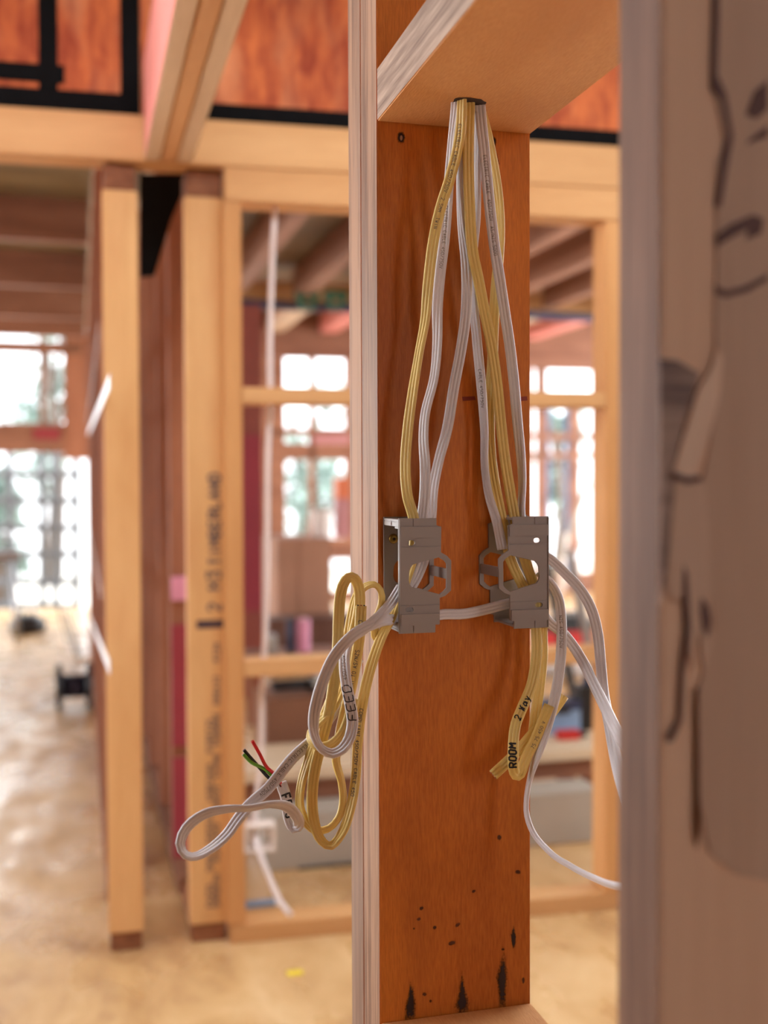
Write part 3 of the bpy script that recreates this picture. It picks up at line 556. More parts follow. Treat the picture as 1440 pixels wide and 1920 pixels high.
def ribbon(name, pts3, m, W=.0093, T=.0036, label=None, cat='cable', step=.004, cores=3, group=None):
    """pts3: (x, y, z, phi) with phi the turn of the flat side away from facing the camera"""
    S = spline(pts3, step); P = [Vector(s[:3]) for s in S]; c = Cable(); c.S = []
    org = P[0].copy(); bm = bmesh.new(); top = prof(W, T, cores); rings = []
    for i, p in enumerate(P):
        t = (P[min(i + 1, len(P) - 1)] - P[max(i - 1, 0)]).normalized(); v = (p - CAM).normalized()
        w0 = t.cross(v).normalized(); w_ = Matrix.Rotation(rad(S[i][3]), 3, t) @ w0; nn = w_.cross(t).normalized()
        c.S.append((p - org, t, w_, nn)); q = p - org
        rings.append([bm.verts.new(q + w_ * u + nn * y) for u, y in top] + [bm.verts.new(q + w_ * u - nn * y) for u, y in top[-2:0:-1]])
    for a, b in zip(rings, rings[1:]):
        n = len(a)
        for k in range(n): bm.faces.new((a[k], a[(k + 1) % n], b[(k + 1) % n], b[k]))
    bm.faces.new(rings[0]); bm.faces.new(rings[-1])
    c.o = build(name, bm, m, None, org, 0, smooth=True); tag(c.o, label, cat, group); c.org = org; c.top = top; c.W = W
    c.len = [0]
    for a, b in zip(P, P[1:]): c.len.append(c.len[-1] + (b - a).length)
    return c
def write_on(c, text, s0, h, wd, sgn=1, m=None, vc=0., jitter=0, nm='printed_text', slant=0, xs=1):
    """lettering on the camera side; s0 = start along the cable (m), sgn = direction of travel along it"""
    m = m or INK_PRINT
    import bisect
    def at(s):
        s = min(max(s, 0), c.len[-1] - 1e-6); i = max(0, bisect.bisect_right(c.len, s) - 1); i = min(i, len(c.S) - 2); f = (s - c.len[i]) / max(1e-9, c.len[i + 1] - c.len[i])
        A, B = c.S[i], c.S[i + 1]; return [A[k].lerp(B[k], f) for k in range(4)]
    p, t, w_, nn = at(s0); view = (CAM - (c.org + p)).normalized(); side = 1 if nn.dot(view) > 0 else -1
    up = (nn * side).cross(t * sgn); vs = 1 if up.dot(w_) > 0 else -1
    def f(x, y):
        p, t, w_, nn = at(s0 + sgn * x); u = vs * (y - h / 2 + vc); uu = max(-c.W / 2 * .96, min(c.W / 2 * .96, u))
        yy = 0
        for (u0, y0), (u1, y1) in zip(c.top, c.top[1:]):
            if u0 <= uu <= u1: yy = y0 + (y1 - y0) * (uu - u0) / max(1e-9, u1 - u0); break
        return p + w_ * uu + nn * side * (yy + .00004), nn * side
    bm = bmesh.new(); strokes(bm, text, h, wd, f, jitter, slant, xs); build(nm, bm, m, c.o)

def wB(px, py, b): a, z = hb(FB, b, px, py); return FB.w(a, b, z)
pts = [wB(515, 388, B0 + .045), wB(513, 430, B0 + .045), wB(508, 560, B0 + .05), wB(506, 690, B0 + .045), wB(507, 742, B0 + .045), wB(502, 860, B0 + .05), wB(501, 1000, B0 + .06), wB(499, 1120, B0 + .05), wB(495, 1235, B0 + .045), wB(491, 1290, B0 + .045), wB(489, 1420, B0 + .04), wB(481, 1500, B0 + .03), wB(478, 1560, B0 + .02), wB(484, 1590, B0 - .01), wB(503, 1640, B0 - .03), wB(525, 1690, B0 - .05), wB(546, 1716, B0 - .07)]
ribbon('hanging_cable', [tuple(p) + (20 * math.sin(i),) for i, p in enumerate(pts)], WHITE_FAR, W=.0135, T=.006, label='white cable hanging down through the framed opening and out of the small white flush box', step=.02)
bxr = [hb(FB, B0, 456, 1550), hb(FB, B0, 516, 1596)]
t = thing('flush_box', 'small white open flush box fixed low on the left side of the framed opening', 'box', FB.w(bxr[0][0] + .001, B0, bxr[1][1]), FB.t)
W_, H_ = bxr[1][0] - bxr[0][0], bxr[0][1] - bxr[1][1]
bm = bmesh.new(); th = .007
box(bm, 0, W_, 0, .045, 0, th); box(bm, 0, W_, 0, .045, H_ - th, H_); box(bm, 0, th, 0, .045, th, H_ - th); box(bm, W_ - th, W_, 0, .045, th, H_ - th)
build('frame', bm, OFFW, t); bm = bmesh.new(); box(bm, th, W_ * .4, .03, .036, th, H_ - th); box(bm, W_ * .62, W_ - th, .03, .036, H_ * .5, H_ * .62); build('back_web', bm, OFFW, t)
a, b = hz(FA, 0, 553, 1825)
board('yellow_tag', FA, a - .018, a + .018, b - .01, b + .01, 0, .003, YELM, 'small bright yellow tag lying on the floor', 'tag')
on('blue_offcut', 2.9, 480, 1728, [('strip', bx(-.03, .05, -.01, .01, 0, .012), BLUE), ('end_cap', bx(.051, .06, -.012, .012, 0, .014), OFFW)], 'tiny blue and white offcut at the left end of the bottom plate', 'offcut', z=.046)

# ------------------------------------------------------------------ foreground wall: far double stud, nogging, near stud
zero = hb(FA, .942, 709, 960)
BF = .942; A0 = zero[0]; A1 = hb(FA, BF, 994, 960)[0]
rL = ray(656, 960)                                # back corner of the double stud lies on the plane a = A0
tL = A0 / rL.dot(FA.p); BBK = (CAM + rL * tL).dot(FA.d)
rM = ray(679, 960); BM = (CAM + rM * (A0 / rM.dot(FA.p))).dot(FA.d)
ds = thing('double_stud', 'dark orange laminated double stud in focus, carrying both grey mounting brackets', 'stud', FA.w(A0, BF, 0), FA.t)
for (y0, y1, nm) in ((0, BM - BF - .0006, 'stud_member'), (BM - BF + .0006, BBK - BF, 'stud_member')):
    bm = bmesh.new(); box(bm, 0, A1 - A0, y0, y1, 0, 2.6, side={'x': 1}); build(nm, bm, [LVL_FACE, LVL_EDGE], ds, bevel=.0009)
# upper and lower noggings, near stud
rN = ray(1238, 960); BN0 = (CAM + rN * (A0 / rN.dot(FA.p))).dot(FA.d); rN = ray(1158, 960); BN1 = (CAM + rN * (A0 / rN.dot(FA.p))).dot(FA.d)
zn = hb(FA, BF, 850, 240)[1]
board('upper_nogging', FA, A0, A1, BN1 + .001, BF - .001, zn, zn + .045, [NOG_FACE, LVL_EDGE_Y], 'pale plywood-faced nogging overhead, with the cables coming down through it', 'nogging', bevel=.0009, side={'x': 1})
zb = hb(FA, BF, 850, 1899)[1]
board('lower_nogging', FA, A0, A1, BN1 + .001, BF - .001, zb - .045, zb, [NOG_FACE, LVL_EDGE_Y], 'nogging at the bottom edge, its top face just showing below the double stud', 'nogging', bevel=.0009, side={'x': 1})
ns = thing('near_stud', 'blurred pinkish brown stud close to the camera along the right edge, with torn veneer', 'stud', FA.w(A0, BN0, 0), FA.t)
bm = bmesh.new(); box(bm, 0, .14, 0, BN1 - BN0, 0, 2.6, side={'x': 1}); build('timber', bm, [NEAR_FACE, NEAR_EDGE], ns, bevel=.0012)
def nearpatch(name, pts, m, dy, th=.0009, label=None):
    o = poly_slab(name, FA, BN0 - dy, pts, th, m, parent=ns)
    if label: o['label'] = label
nearpatch('torn_veneer', [(1345, -30), (1480, -30), (1480, 1660), (1380, 1640), (1330, 1600), (1312, 1500), (1310, 1300), (1340, 1180), (1322, 1020), (1318, 900), (1345, 760), (1342, 600), (1346, 420), (1345, 300), (1365, 290), (1342, 180)], VENEER, .0012, label='greyer peeled veneer layer')
nearpatch('resin_stain', [(1338, -10), (1350, -10), (1346, 140), (1362, 175), (1376, 255), (1366, 310), (1352, 390), (1342, 385), (1352, 300), (1364, 250), (1352, 190), (1334, 165)], RESIN, .0016)
nearpatch('resin_stain', [(1344, 440), (1370, 420), (1412, 402), (1432, 410), (1428, 438), (1400, 450), (1404, 428), (1372, 446), (1345, 462)], RESIN, .0020)
nearpatch('resin_stain', [(1342, 535), (1362, 545), (1400, 535), (1440, 515), (1440, 526), (1402, 548), (1362, 558), (1344, 552)], RESIN, .0020)
nearpatch('resin_stain', [(1440, 150), (1416, 170), (1400, 215), (1420, 222), (1440, 205)], RESIN, .0020)
nearpatch('resin_stain', [(1440, 235), (1405, 262), (1402, 270), (1440, 256)], RESIN, .0020)
nearpatch('ribbed_patch', [(1238, 672), (1270, 676), (1312, 700), (1300, 740), (1280, 800), (1268, 870), (1262, 960), (1252, 1060), (1240, 1130)], VENEER_R, .0012)
nearpatch('torn_strip', [(1345, 655), (1356, 670), (1350, 740), (1330, 820), (1304, 890), (1278, 898), (1262, 885), (1285, 810), (1310, 730), (1335, 690)], VENEER_L, .0024, .0018)
nearpatch('ribbed_patch', [(1268, 890), (1305, 892), (1322, 910), (1330, 1010), (1332, 1120), (1338, 1200), (1320, 1260), (1310, 1180), (1298, 1260), (1292, 1200), (1286, 1110), (1262, 1130), (1250, 1100), (1262, 960)], VENEER, .0017)
nearpatch('resin_stain', [(1264, 885), (1290, 895), (1312, 892), (1316, 902), (1290, 908), (1262, 896)], RESIN, .0032)
nearpatch('resin_stain', [(1282, 1060), (1290, 1075), (1296, 1180), (1284, 1260), (1280, 1350), (1262, 1390), (1250, 1392), (1254, 1378), (1272, 1350), (1276, 1250), (1286, 1180), (1280, 1100)], RESIN, .0021)
nearpatch('dark_crack', [(1305, 1290), (1310, 1290), (1313, 1560), (1307, 1592), (1304, 1560)], KNOTM, .0021)
nearpatch('knot_hole', [(1316, 1120), (1328, 1135), (1334, 1165), (1328, 1195), (1318, 1180), (1314, 1150)], RESIN, .0023)

un = [o for o in COL.objects if o.name == 'upper_nogging'][0]
ha, hb_ = hz(FA, zn, 879, 191); ca_, cb_ = (A0 + A1) / 2, (BN1 + .001 + BF - .001) / 2
bm = bmesh.new(); vs = []; RR = random.Random(2)
for i in range(26): t_ = i / 26 * 2 * math.pi; r_ = RR.uniform(.85, 1.12); vs.append((ha - ca_ + .0135 * r_ * math.cos(t_), hb_ - cb_ + .011 * r_ * math.sin(t_)))
A_ = [bm.verts.new((x, y, -.0003)) for x, y in vs]; B_ = [bm.verts.new((x, y, .0002)) for x, y in vs]; bm.faces.new(A_)
for i in range(26): bm.faces.new((A_[i], A_[(i + 1) % 26], B_[(i + 1) % 26], B_[i]))
build('drilled_hole', bm, HOLE_SHADE, un)  # flat dark disc; the shade inside the hole is painted on
# marks on the double stud: nail holes, drips and spots (broad face is local y = 0)
def fa(px, py): a, z = hb(FA, BF, px, py); return a - A0, z
def soft_mat(name, rgb, k=1.):
    m = plain(name, rgb, .75, .2, 200); nt = m.node_tree; N = nt.nodes; at = N.new('ShaderNodeAttribute'); at.attribute_name = 'fade'; n = N.new('ShaderNodeTexNoise'); n.inputs['Scale'].default_value = 520; n.inputs['Detail'].default_value = 3
    tc = N.new('ShaderNodeTexCoord'); nt.links.new(tc.outputs['Object'], n.inputs['Vector'])
    a = N.new('ShaderNodeMath'); a.operation = 'ADD'; nt.links.new(at.outputs['Fac'], a.inputs[0]); nt.links.new(n.outputs['Fac'], a.inputs[1])
    mr = N.new('ShaderNodeMapRange'); mr.inputs[1].default_value = .62; mr.inputs[2].default_value = 1.15; mr.inputs[4].default_value = k; nt.links.new(a.outputs[0], mr.inputs[0]); nt.links.new(mr.outputs[0], N['Principled BSDF'].inputs['Alpha']); return m
SOFT_DARK = soft_mat('soft_dark_smudge', (44, 24, 16), .95); SOFT_BROWN = soft_mat('soft_brown_spot', (84, 36, 16), .8)
def smudge(name, pts, m, grow=1.35):
    P = [fa(*p) for p in pts]; cx = sum(p[0] for p in P) / len(P); cz = sum(p[1] for p in P) / len(P); bm = bmesh.new(); lay = bm.verts.layers.float.new('fade'); rings = []
    for sc_f, fd in ((grow, 0.), (.85, .55), (.4, 1.)):
        r = []
        for x, z in P:
            v = bm.verts.new((cx + (x - cx) * sc_f, -.0003, cz + (z - cz) * sc_f)); v[lay] = fd; r.append(v)
        rings.append(r)
    n = len(P)
    for a, b in zip(rings, rings[1:]):
        for i in range(n): bm.faces.new((a[i], a[(i + 1) % n], b[(i + 1) % n], b[i]))
    bm.faces.new(rings[-1]); return build(name, bm, m, ds)
def blob(name, pts, m, dy=.0003):
    P = [fa(*p) for p in pts]; bm = bmesh.new(); A = [bm.verts.new((x, -dy, z)) for x, z in P]; Bb = [bm.verts.new((x, .0002, z)) for x, z in P]; bm.faces.new(A); n = len(A)
    for i in range(n): bm.faces.new((A[i], A[(i + 1) % n], Bb[(i + 1) % n], Bb[i]))
    return build(name, bm, m, ds)
R5 = random.Random(5)
def ell(cx, cy, rx, ry, ang=0, n=12):
    return [(cx + rx * math.cos(t) * math.cos(ang) - ry * math.sin(t) * math.sin(ang), cy + rx * math.cos(t) * math.sin(ang) + ry * math.sin(t) * math.cos(ang)) for t in [i * 2 * math.pi / n + R5.uniform(-.15, .15) for i in range(n)]]
for cx, cy, rx, ry, an in ((790, 1703, 4.5, 3, -.8), (785, 1723, 4, 3, -.4), (776, 1741, 2, 2, 0), (815, 1739, 4, 3, -.9), (858, 1734, 5.5, 3, -.6), (847, 1768, 7, 4, -.3), (796, 1864, 4, 3.5, 0), (807, 1877, 2.5, 3, 0), (936, 1570, 4, 5, 0), (971, 1635, 5, 4, 0), (943, 1780, 3, 2, 0), (981, 1838, 2.5, 6, 0), (888, 1671, 4, 2.5, -.6)):
    smudge('brown_spot', ell(cx, cy, rx, ry, an), SOFT_BROWN, 1.25)
smudge('dark_knot', [(963, 1740), (967, 1756), (966, 1770), (962, 1778), (959, 1764), (958, 1752)], SOFT_DARK)
for pts in ([(769, 1850), (775, 1862), (777, 1885), (776, 1904), (761, 1906), (762, 1885), (766, 1870)], [(866, 1835), (872, 1862), (876, 1878), (874, 1892), (862, 1895), (856, 1884), (861, 1866)], [(944, 1800), (949, 1830), (947, 1848), (946, 1878), (938, 1880), (935, 1850), (933, 1834), (938, 1815)]):
    smudge('dark_drip', pts, SOFT_DARK, 1.6)
for cx, cy in ((752, 258), (923, 266)): smudge('nail_hole', ell(cx, cy, 7, 10, 0), SOFT_DARK, 1.3); blob('nail_hole', ell(cx, cy + 1, 2.5, 5, 0), LVL_EDGE, .0006)
smudge('dark_drip', [(925, 272), (931, 290), (934, 302), (930, 305), (925, 292)], SOFT_BROWN, 1.8)
blob('red_mark', [(866, 744), (890, 743), (892, 750), (868, 752)], plain('red_pencil', (128, 40, 20))); blob('red_mark', [(975, 744), (988, 743), (989, 751), (976, 752)], plain('red_pencil_line', (128, 40, 20)))

# ------------------------------------------------------------------ mounting brackets
OUT = [(0, 95.4), (32.3, 95.4), (32.3, 89.5), (36.5, 88), (36.2, 66.8), (41.7, 63.6), (45.3, 59.7), (45, 34.7), (40, 30.5), (35, 28.9), (35, 7.4), (31.3, 6.7), (31, 0), (0, 0)]
CUT = [(8.3, 49), (8.6, 52.4), (9.8, 55), (12, 57.5), (30.7, 62), (34.7, 63), (39.6, 60), (41.6, 57.4), (41.4, 36.6), (38.6, 33.8), (35.3, 31.5), (10.7, 38.2), (8.8, 40.6), (8, 44)]
def pill(x0, x1, z0, z1): r = (z1 - z0) / 2; c = (z0 + z1) / 2; return [(x1 - r + r * math.sin(t), c - r * math.cos(t)) for t in [math.pi * i / 5 for i in range(6)]] + [(x0 + r - r * math.sin(t), c + r * math.cos(t)) for t in [math.pi * i / 5 for i in range(6)]]
def plate(outs, sx, th, y):
    """a flat plate with holes in the x-z plane, built through a filled 2D curve"""
    cu = bpy.data.curves.new('tmp', 'CURVE'); cu.dimensions = '2D'; cu.fill_mode = 'BOTH'; cu.extrude = th / 2 * 1000; cu.bevel_depth = .22; cu.bevel_resolution = 1
    for o_ in outs:
        s = cu.splines.new('POLY'); s.points.add(len(o_) - 1); s.use_cyclic_u = True
        for i, (x, z) in enumerate(o_): s.points[i].co = (x * sx, z, 0, 1)
    ob_ = bpy.data.objects.new('tmp', cu); COL.objects.link(ob_); dg = bpy.context.evaluated_depsgraph_get(); me = bpy.data.meshes.new_from_object(ob_.evaluated_get(dg)); bpy.data.objects.remove(ob_); bpy.data.curves.remove(cu)
    bm = bmesh.new(); bm.from_mesh(me); bpy.data.meshes.remove(me); bmesh.ops.remove_doubles(bm, verts=bm.verts, dist=.001)
    for v in bm.verts: v.co = Vector((v.co.x, -v.co.z + y * 1000, v.co.y)) / 1000
    return bm
def bracket(a, z, s, label, width=.05):
    """s = +1: open front faces -a (left); local y runs from 0 (stud face) to -width (towards camera)"""
    t = thing('mounting_bracket', label, 'mounting bracket', FA.w(a, BF, z), FA.t, 'grey mounting brackets'); mm = .001
    holes = [CUT, pill(7, 14, 72.8, 77.6), pill(5, 12.3, 17.3, 21.8)]
    build('near_side_plate', plate([OUT] + holes, s, .002, -width + .001), PLASTIC, t)
    build('fixing_plate', plate([OUT, CUT], s, .002, -.0012), PLASTIC, t)
    def B(bm, x0, x1, y0, y1, z0, z1): box(bm, min(s * x0, s * x1) * mm, max(s * x0, s * x1) * mm, y0, y1, z0 * mm, z1 * mm)
    y0, y1 = -width + .002, -.0023
    bm = bmesh.new(); B(bm, 0.1, 32, y0, y1, 92.6, 94.6); B(bm, 0.1, 1.8, y0, y1, 88.7, 92.5); B(bm, .1, 1.8, y0, y0 + .012, 86.9, 88.6); B(bm, 12, 13.2, y0, y0 + .01, 86, 92.5); build('top_lip', bm, PLASTIC, t, bevel=.0003)
    bm = bmesh.new(); B(bm, 0.1, 30.7, y0, y1, .7, 2.7); B(bm, 0.1, 1.8, y0, y0 + .02, 2.8, 8); build('bottom_lip', bm, PLASTIC, t, bevel=.0003)
    bm = bmesh.new(); B(bm, 42.3, 44.6, y0, y1, 44, 52.6); build('rear_web', bm, PLASTIC, t, bevel=.0003)
    # raised bands on the near plate
    for (x0, x1, z0, z1, h) in ((.8, 35.9, 79.2, 88.8, .0022), (.8, 34.5, 6.6, 16, .0022), (.6, 36, 71.6, 72.2, .0012), (.6, 34.8, 22.6, 23.2, .0012), (12, 12.7, 89.2, 95, .0012), (12, 12.7, .4, 6.2, .0012), (0, .9, .5, 95, .0016)):
        bm = bmesh.new(); B(bm, x0, x1, -width - h, -width + .0001, z0, z1); build('raised_band', bm, PLASTIC, t, bevel=.00025)
    bm = bmesh.new(); B(bm, 0.05, 1.2, -width + .0019, -width + .0038, .5, 95); build('rim', bm, PLASTIC, t, bevel=.0003)
    # screw
    bm = bmesh.new(); lathe(bm, [(.0042, 0), (.0044, .0006), (.0036, .0018), (.0014, .0024), (.0012, .0016)], 20); scw = build('screw', bm, BRASS, t, smooth=True)
    bm = bmesh.new(); box(bm, -.0022, .0022, -.0004, .0004, .0010, .00215); box(bm, -.0004, .0004, -.0022, .0022, .0010, .00215); build('drive_recess', bm, HOLE_SHADE, scw)  # dark cross carries the shade of the recess as colour
    scw.rotation_euler = (rad(90), 0, 0); scw.location = (s * .0085, -.0022, .0765)
    # datum arrow mark on lip
    bm = bmesh.new(); vs = [bm.verts.new(Vector((s * -.0001, y, zz))) for y, zz in ((-.026, .0885), (-.0245, .0905), (-.026, .094), (-.0275, .0905))]; bm.faces.new(vs); build('datum_mark', bm, KNOTM, t)
    return t
aLb, zLb = hb(FA, BF - .05, 749, 1188)
bracket(aLb, zLb, 1, 'left grey bracket on the double stud, open front facing left, brass screw showing')
aRb, zRb = hb(FA, BF - .05, 1028, 1176)
bracket(aRb, zRb, -1, 'right grey bracket on the double stud, its back loop facing the left one')

# ------------------------------------------------------------------ cables on the double stud
def AP(px, py, o): a, z = hb(FA, BF - o / 1000, px, py); return tuple(FA.w(a, BF - o / 1000, z))
def cab(name, pts, m, label, **k): return ribbon(name, [AP(x, y, o) + (ph,) for x, y, o, ph in pts], m, label=label, **k)
# --- bundle down to the left bracket
wa = cab('flat_cable', [(856, 150, 66, 20), (855, 195, 64, 30), (848, 262, 55, 45), (841, 350, 46, 30), (833, 450, 38, 10), (824, 524, 32, 0), (820, 581, 28, 8), (820, 637, 26, 30), (814, 707, 26, 40), (797, 777, 26, 35), (794, 820, 25, 30), (797, 876, 26, 10), (796, 930, 27, 0), (791, 975, 28, -10), (786, 1030, 28, 0), (768, 1085, 24, 20), (745, 1140, 20, 40), (720, 1170, 24, 60), (700, 1185, 28, 70)], WHITE, 'white flat cable curving down beside the yellow one into the left bracket')
wb_ = cab('flat_cable', [(872, 150, 58, 70), (870, 200, 56, 75), (862, 319, 48, 70), (865, 412, 40, 50), (874, 500, 34, 20), (874, 581, 30, 0), (865, 651, 27, 0), (852, 721, 25, 0), (838, 806, 22, 5), (823, 862, 20, 25), (812, 918, 20, 20), (808, 971, 22, 0), (800, 1030, 24, 0), (780, 1085, 22, 0), (752, 1125, 22, 20), (728, 1150, 26, 40)], WHITE, 'straighter white flat cable, right one of the pair entering the left bracket')
ya = cab('flat_cable', [(866, 150, 70, 40), (866, 192, 70, 40), (861, 262, 62, 25), (845, 330, 54, 15), (826, 390, 48, 10), (813, 450, 44, 10), (802, 540, 38, 15), (797, 600, 36, 35), (786, 660, 34, 45), (773, 740, 32, 30), (764, 810, 30, 15), (760, 880, 30, 15), (764, 930, 30, 10), (776, 975, 30, 0), (776, 1030, 30, 0), (762, 1085, 28, 30), (745, 1135, 28, 50), (728, 1170, 30, 60)], YELLOW, 'yellow flat cable bowing out leftmost above the left bracket')
# --- bundle down to the right bracket
yc = cab('flat_cable', [(893, 150, 48, 10), (900, 200, 46, 10), (915, 262, 42, 10), (932, 356, 36, 20), (938, 431, 30, 40), (930, 538, 24, 10), (926, 595, 20, 0), (923, 680, 16, 0), (918, 760, 16, 10), (919, 830, 18, 20), (925, 890, 22, 15), (935, 945, 28, 0), (945, 990, 30, 0), (958, 1050, 28, 0), (985, 1110, 28, 10), (1003, 1178, 30, 20)], YELLOW, 'thinner-looking yellow flat cable behind the main yellow one, entering the right bracket')
wc = cab('flat_cable', [(893, 150, 54, 40), (894, 200, 50, 40), (894, 319, 44, 50), (894, 412, 38, 60), (888, 480, 32, 60), (888, 560, 26, 50), (894, 637, 22, 30), (902, 721, 20, 30), (908, 806, 20, 50), (909, 876, 22, 55), (917, 930, 26, 45), (932, 980, 30, 30), (942, 1030, 30, 20)], WHITE, 'bright white flat cable left of the yellow ones, entering the right bracket')
yb = cab('flat_cable', [(880, 150, 68, 0), (880, 188, 66, 0), (878, 300, 58, 0), (880, 375, 52, 0), (886, 469, 46, 0), (897, 524, 42, 5), (908, 581, 38, 8), (922, 651, 34, 5), (932, 721, 32, 0), (939, 792, 30, 0), (947, 862, 29, 5), (956, 918, 29, 5), (966, 975, 30, 0), (985, 1050, 32, 0), (1003, 1105, 31, 10), (1018, 1178, 31, 30)], YELLOW, 'broad yellow flat cable in the middle of the bundle, running down to the right bracket')
wd_ = cab('flat_cable', [(900, 150, 64, 10), (900, 195, 62, 10), (908, 281, 56, 0), (917, 375, 50, 0), (927, 460, 44, 5), (938, 530, 40, 5), (947, 590, 36, 8), (956, 650, 33, 12), (964, 721, 30, 15), (970, 790, 28, 20), (976, 850, 28, 35), (979, 900, 28, 50), (978, 963, 30, 60), (985, 1010, 30, 50), (1000, 1040, 28, 40), (1028, 1052, 22, 30)], WHITE, 'white flat cable rightmost in the bundle, along the right edge of the double stud')
write_on(ya, 'ELECTRIC CABLE 450/750V  2.5MM  TWIN', .035, .0028, .0004, 1, INK_PRINT)
write_on(wa, 'ELECTRIC CABLE 450/750V', .10, .0026, .00035, 1, INK_PRINT)
write_on(wd_, 'ELECTRIC CABLE  450/750V  AS/NZS 5000', .06, .0026, .00035, 1, INK_PRINT)
write_on(wc, 'CABLE 450/750V', .24, .0028, .0004, 1, INK_PRINT, vc=.001)

# --- between the brackets
cab('link_cable', [(752, 1166, 22, 20), (790, 1160, 18, 5), (830, 1152, 12, 0), (870, 1151, 9, 0), (905, 1144, 12, 0), (940, 1135, 20, 10), (975, 1128, 26, 20), (1000, 1130, 28, 30), (1030, 1052 + 115, 28, 20), (1058, 1190, 32, 10), (1088, 1232, 36, 0), (1112, 1280, 60, 0), (1134, 1325, 100, 0), (1158, 1375, 160, 0), (1200, 1440, 235, 0)], WHITE, 'white flat cable linking both brackets and running on behind the near stud')
# --- right side cables
cab('flat_cable', [(1000, 1030, 30, 40), (1030, 1047, 30, 30), (1060, 1075, 34, 20), (1090, 1108, 36, 10), (1110, 1145, 38, 5), (1121, 1190, 40, 0), (1126, 1240, 46, 0), (1131, 1295, 60, 0), (1141, 1350, 90, 0), (1155, 1425, 150, 0), (1185, 1540, 240, 0)], WHITE, 'white flat cable arching highest to the right of the right bracket')
wr = cab('flat_cable', [(1010, 1075, 30, 60), (1030, 1090, 30, 50), (1046, 1118, 32, 35), (1052, 1155, 33, 20), (1053, 1200, 34, 10), (1050, 1245, 35, 5), (1043, 1295, 36, 0), (1032, 1340, 38, 0), (1018, 1385, 40, 20), (1004, 1425, 42, 50), (993, 1462, 42, 75), (987, 1500, 42, 80), (988, 1530, 44, 78), (1000, 1562, 50, 75), (1030, 1597, 70, 75), (1070, 1624, 110, 75), (1115, 1647, 170, 75), (1160, 1662, 250, 75), (1210, 1668, 300, 75)], WHITE, 'white flat cable drooping below the right bracket and curving away at lower right')
write_on(wr, 'NZS 450/750V', .045, .0028, .0004, 1, INK_PRINT)
blobp = wr.S[int(len(wr.S) * .62)]
# --- yellow tails under the right bracket
ym = cab('yellow_tail', [(1003, 1120, 30, 0), (1005, 1178, 34, 0), (1006, 1227, 36, -8), (996, 1286, 40, -8), (978, 1330, 44, 0), (967, 1358, 48, 8), (963, 1385, 52, 12), (962, 1415, 54, 8), (963, 1442, 54, 5), (967, 1453, 50, 0), (975, 1451, 44, 0), (985, 1425, 40, 0), (1003, 1388, 38, 0), (1018, 1352, 38, 0), (1030, 1322, 38, 0)], YELLOW, 'yellow cable tail with handwriting, doubled back on itself below the right bracket')
write_on(ym, 'ROOM', .150, .0060, .0016, -1, INK, jitter=.0002, nm='handwriting'); write_on(ym, '2 Way', .1105 , .0056, .0011, -1, INK, jitter=.0002, nm='handwriting', slant=.2)
write_on(ym, '75 75 450 V', .195, .0028, .0005, 1, INK_PRINT, vc=-.001)
yn = cab('yellow_tail', [(1019, 1120, 27, 0), (1017, 1178, 28, 0), (1017, 1235, 28, 5), (1010, 1300, 28, 5), (1004, 1340, 28, 0), (1000, 1372, 27, 0)], YELLOW, 'short yellow cable tail hanging straight down at the right, behind the handwritten one')
yo = cab('yellow_tail', [(1057, 1304, 26, 0), (1035, 1335, 28, 0), (1000, 1375, 30, 0), (965, 1415, 32, 0), (925, 1453, 36, 0)], YELLOW, 'yellow cable offcut crossing diagonally behind the handwritten tail, copper showing at its cut end', W=.0095)
def cut_end(c, at_end=True, mats=(COPPER, COPPER, COPPER), L=.0008):
    p, t, w_, nn = c.S[-1 if at_end else 0]; t = t if at_end else -t
    for k, m in zip((-1, 0, 1), mats):
        bm = bmesh.new(); q = p + w_ * (k * .0026); tube(bm, [q - t * .001, q + t * L], .0008, 8); build('copper_core', bm, m, c.o)
cut_end(yo)

# --- yellow coil at the left bracket
y1 = cab('coiled_cable', [(748, 1120, 30, 50), (733, 1160, 36, 40), (717, 1190, 40, 30), (700, 1235, 42, 20), (686, 1285, 42, 10), (676, 1340, 42, 15), (670, 1400, 42, 30), (667, 1455, 44, 35), (657, 1515, 46, 35), (641, 1562, 48, 45), (620, 1586, 50, 55), (602, 1575, 52, 45), (590, 1545, 54, 25), (585, 1500, 56, 15), (590, 1445, 56, 10), (602, 1395, 56, 8), (617, 1335, 54, 0), (626, 1280, 54, 0), (633, 1215, 54, 0), (635, 1155, 54, 0), (639, 1112, 54, 5), (648, 1088, 53, 25), (658, 1082, 52, 30), (668, 1089, 50, 25), (674, 1110, 48, 15), (673, 1145, 47, 5), (664, 1185, 46, 0), (650, 1240, 46, 5), (640, 1290, 48, 35), (622, 1330, 50, 50), (600, 1352, 54, 50), (584, 1372, 58, 55), (582, 1386, 62, 60), (592, 1398, 66, 55), (615, 1398, 68, 50), (640, 1378, 66, 35), (655, 1345, 62, 25), (664, 1310, 58, 20)], YELLOW, 'yellow cable coil, outer winding with its own crossing band, hanging left of the double stud')
